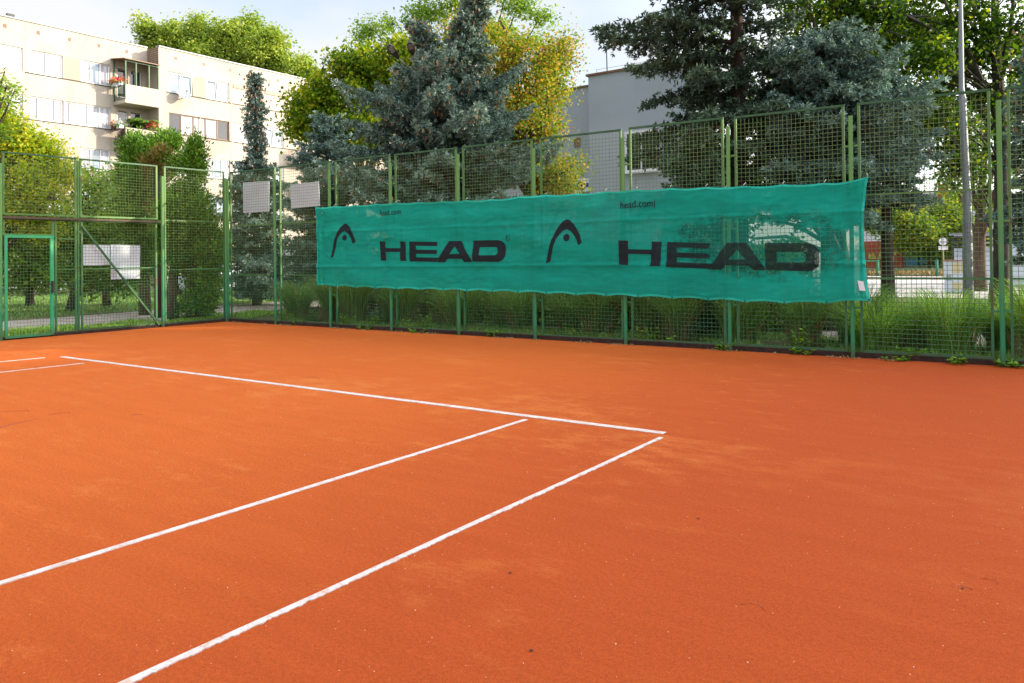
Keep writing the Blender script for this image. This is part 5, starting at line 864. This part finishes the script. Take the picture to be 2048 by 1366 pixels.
# vehicles glimpsed behind
def car(name, label, P, L_, Wd, Hh, van, col, rz):
    r = empty(name, P, label, 'van' if van else 'car'); r.rotation_euler = (0, 0, rz); mcol = mat(name+'_paint', col, col, 2, .3)
    prof = [(-.5, .18), (-.5, .52), (-.44, .60), (-.30, 1), (.5, 1), (.5, .18)] if van else [(-.5, .2), (-.5, .50), (-.46, .58), (-.22, .62), (-.10, .97), (.28, 1), (.44, .66), (.5, .60), (.5, .2)]
    b = MB(); b.poly([(x*L_, -Wd/2, z*Hh) for x, z in prof], (0, Wd, 0)); b.build('body', mcol, r, world=False, bevel=.06)
    g = MB(); gp = [(-.28, .62), (-.20, .92), (-.05, .93), (-.05, .62)] if van else [(-.16, .64), (-.08, .92), (.26, .94), (.38, .66)]
    for s_ in (-1, 1): g.poly([(x*L_, s_*(Wd/2+.004), z*Hh) for x, z in gp])
    g.build('side_window', M['darkglass'], r, world=False)
    for x in (-.32, .31):
        for s_ in (-1, 1): w = MB(); w.tube([(x*L_, s_*(Wd/2-.18), .32), (x*L_, s_*(Wd/2+.01), .32)], .32, 16); w.build('wheel', M['dark'], r, world=False)
    for s_ in (-1, 1): t = MB(); t.box(L_/2-.02, L_/2+.03, s_*Wd*.38-.1, s_*Wd*.38+.1, Hh*.5, Hh*.62); t.build('tail_light', mat('tail_red', (.5, .02, .02), None, 3), r, world=False)
q = at(630, 545, 36); car('parked_van', 'white van glimpsed between spruce and left banner edge', (float(q[0])-1, float(q[1]), 0), 4.6, 1.8, 2.0, True, (.75, .75, .8), 0)
q = at(436, 555, 34); car('parked_car', 'pale blue-white car glimpsed beside the corner posts', (float(q[0])-.6, float(q[1]), 0), 4.1, 1.7, 1.42, False, (.6, .66, .75), 0)
# balcony plants
fz = heads[1]-2.62+.2; fr_ = empty('fern', (XR-.35, 21.7, fz+.9), 'large potted fern on the second balcony from the top', 'potted plant'); b = MB(); b.tube([(XR-.35, 21.7, fz+.7), (XR-.35, 21.7, fz+1.25)], [.2, .28], 12); b.build('pot', M['barkr'], fr_)
P = []; Dn = []
for i in range(46):
    a = random.random()*math.tau; l_ = random.uniform(.7, 1.25)
    for j in range(22):
        t = j/22; p = np.array([XR-.35+math.cos(a)*l_*t, 21.7+math.sin(a)*l_*t, fz+1.25+l_*(1.3*t-1.1*t*t)])
        for s_ in (-1, 1): P.append(p); Dn.append(np.array([-math.sin(a)*s_+math.cos(a)*.4, math.cos(a)*s_+math.sin(a)*.4, -.2]))
P = np.array(P); Dn = unit(np.array(Dn)); quads('fronds', P, Dn, perp(Dn), .18, .06, rng.random(len(P)), M['thuja'], fr_)
def flowers(label, c, ln, m, m2=None, n=220, ax=1):
    r = empty('flower_box', c, label, 'flower box'); b = MB(); e = [.14, .14]; e[ax] = ln/2; b.box(c[0]-e[0], c[0]+e[0], c[1]-e[1], c[1]+e[1], c[2], c[2]+.22); b.build('trough', m2 or M['white'], r)
    P = np.array(c)+np.stack([rng.normal(size=n)*e[0]*(1.1 if ax else .6), rng.normal(size=n)*e[1]*(.6 if ax else 1.1), .2+np.abs(rng.normal(size=n))*.16], 1); Dn = randdir(n); quads('flowers', P, Dn, perp(Dn), .12, .10, rng.random(n), m, r); P = P-np.array([0, 0, .1]); quads('leaves', P, perp(Dn), Dn, .12, .07, rng.random(n), M['weed'], r)
f0 = heads[0]-2.62+1.15; f1 = heads[1]-2.62+1.15
flowers('box of coral red geraniums on the top balcony railing', (XR-.35, YB0-.12, f0), .3, M['red'], None, 260, 0); flowers('small box of pink geraniums further back on the top balcony railing', (XR-1.0, YB0-.12, f0), .3, M['red'], None, 160, 0)
flowers('orange-red potted flowers at the outer end of the second balcony railing', (XR-1.05, YB0-.12, f1), .3, M['red'], M['barkr'], 120, 0); flowers('box of white and lilac flowers on the second balcony railing', (XR-.35, YB0-.12, f1), .4, M['petal'], None, 220, 0)
flowers('bright red geranium pot at the right end of the second balcony parapet', (XR+.05, YB1-.55, f1+.06), .5, M['red'], M['barkr'], 260, 1)
# dark crumbs and leaves on the clay
lm = mat('dead_leaf', (.05, .03, .02), (.03, .02, .015), 9, .9)
for px, py, lab in ((1020, 1147, 'dark dead leaf on the clay below the sideline corner'), (1062, 1302, 'dark crumb near the bottom centre of the clay'), (1396, 1038, 'small dark crumb on the clay right of the sideline'), (1925, 1178, 'brown leaf on the clay near the right edge')):
    q = on_plane(px, py, (0, 0, 1), 0); b = MB(); b.v = [(q[0]+math.cos(a)*.011*(.6+.5*random.random()), q[1]+math.sin(a)*.007, .003+.003*(i % 2)) for i, a in enumerate(np.linspace(0, 5.5, 7))]; b.f = [tuple(range(7))]; setp(b.build('dead_leaf', lm), lab, 'dead leaf')
n = 2200; P = np.stack([rng.uniform(-9, 7, n), rng.uniform(-6.5, 5.5, n), np.full(n, .001)], 1); Dn = randdir(n); Dn[:, 2] = np.abs(Dn[:, 2])*.6+.15; Dn = unit(Dn); M['grit'] = leafmat('grit', [(.75, .50, .38), (.60, .22, .10), (.85, .70, .60)], 0, .9)
setp(quads('clay_grit', P, Dn, perp(Dn), .007*(.4+rng.random(n)), .006*(.4+rng.random(n)), rng.random(n), M['grit']), 'pale crumbs of brick grit scattered over the clay', 'grit', None, 'stuff')
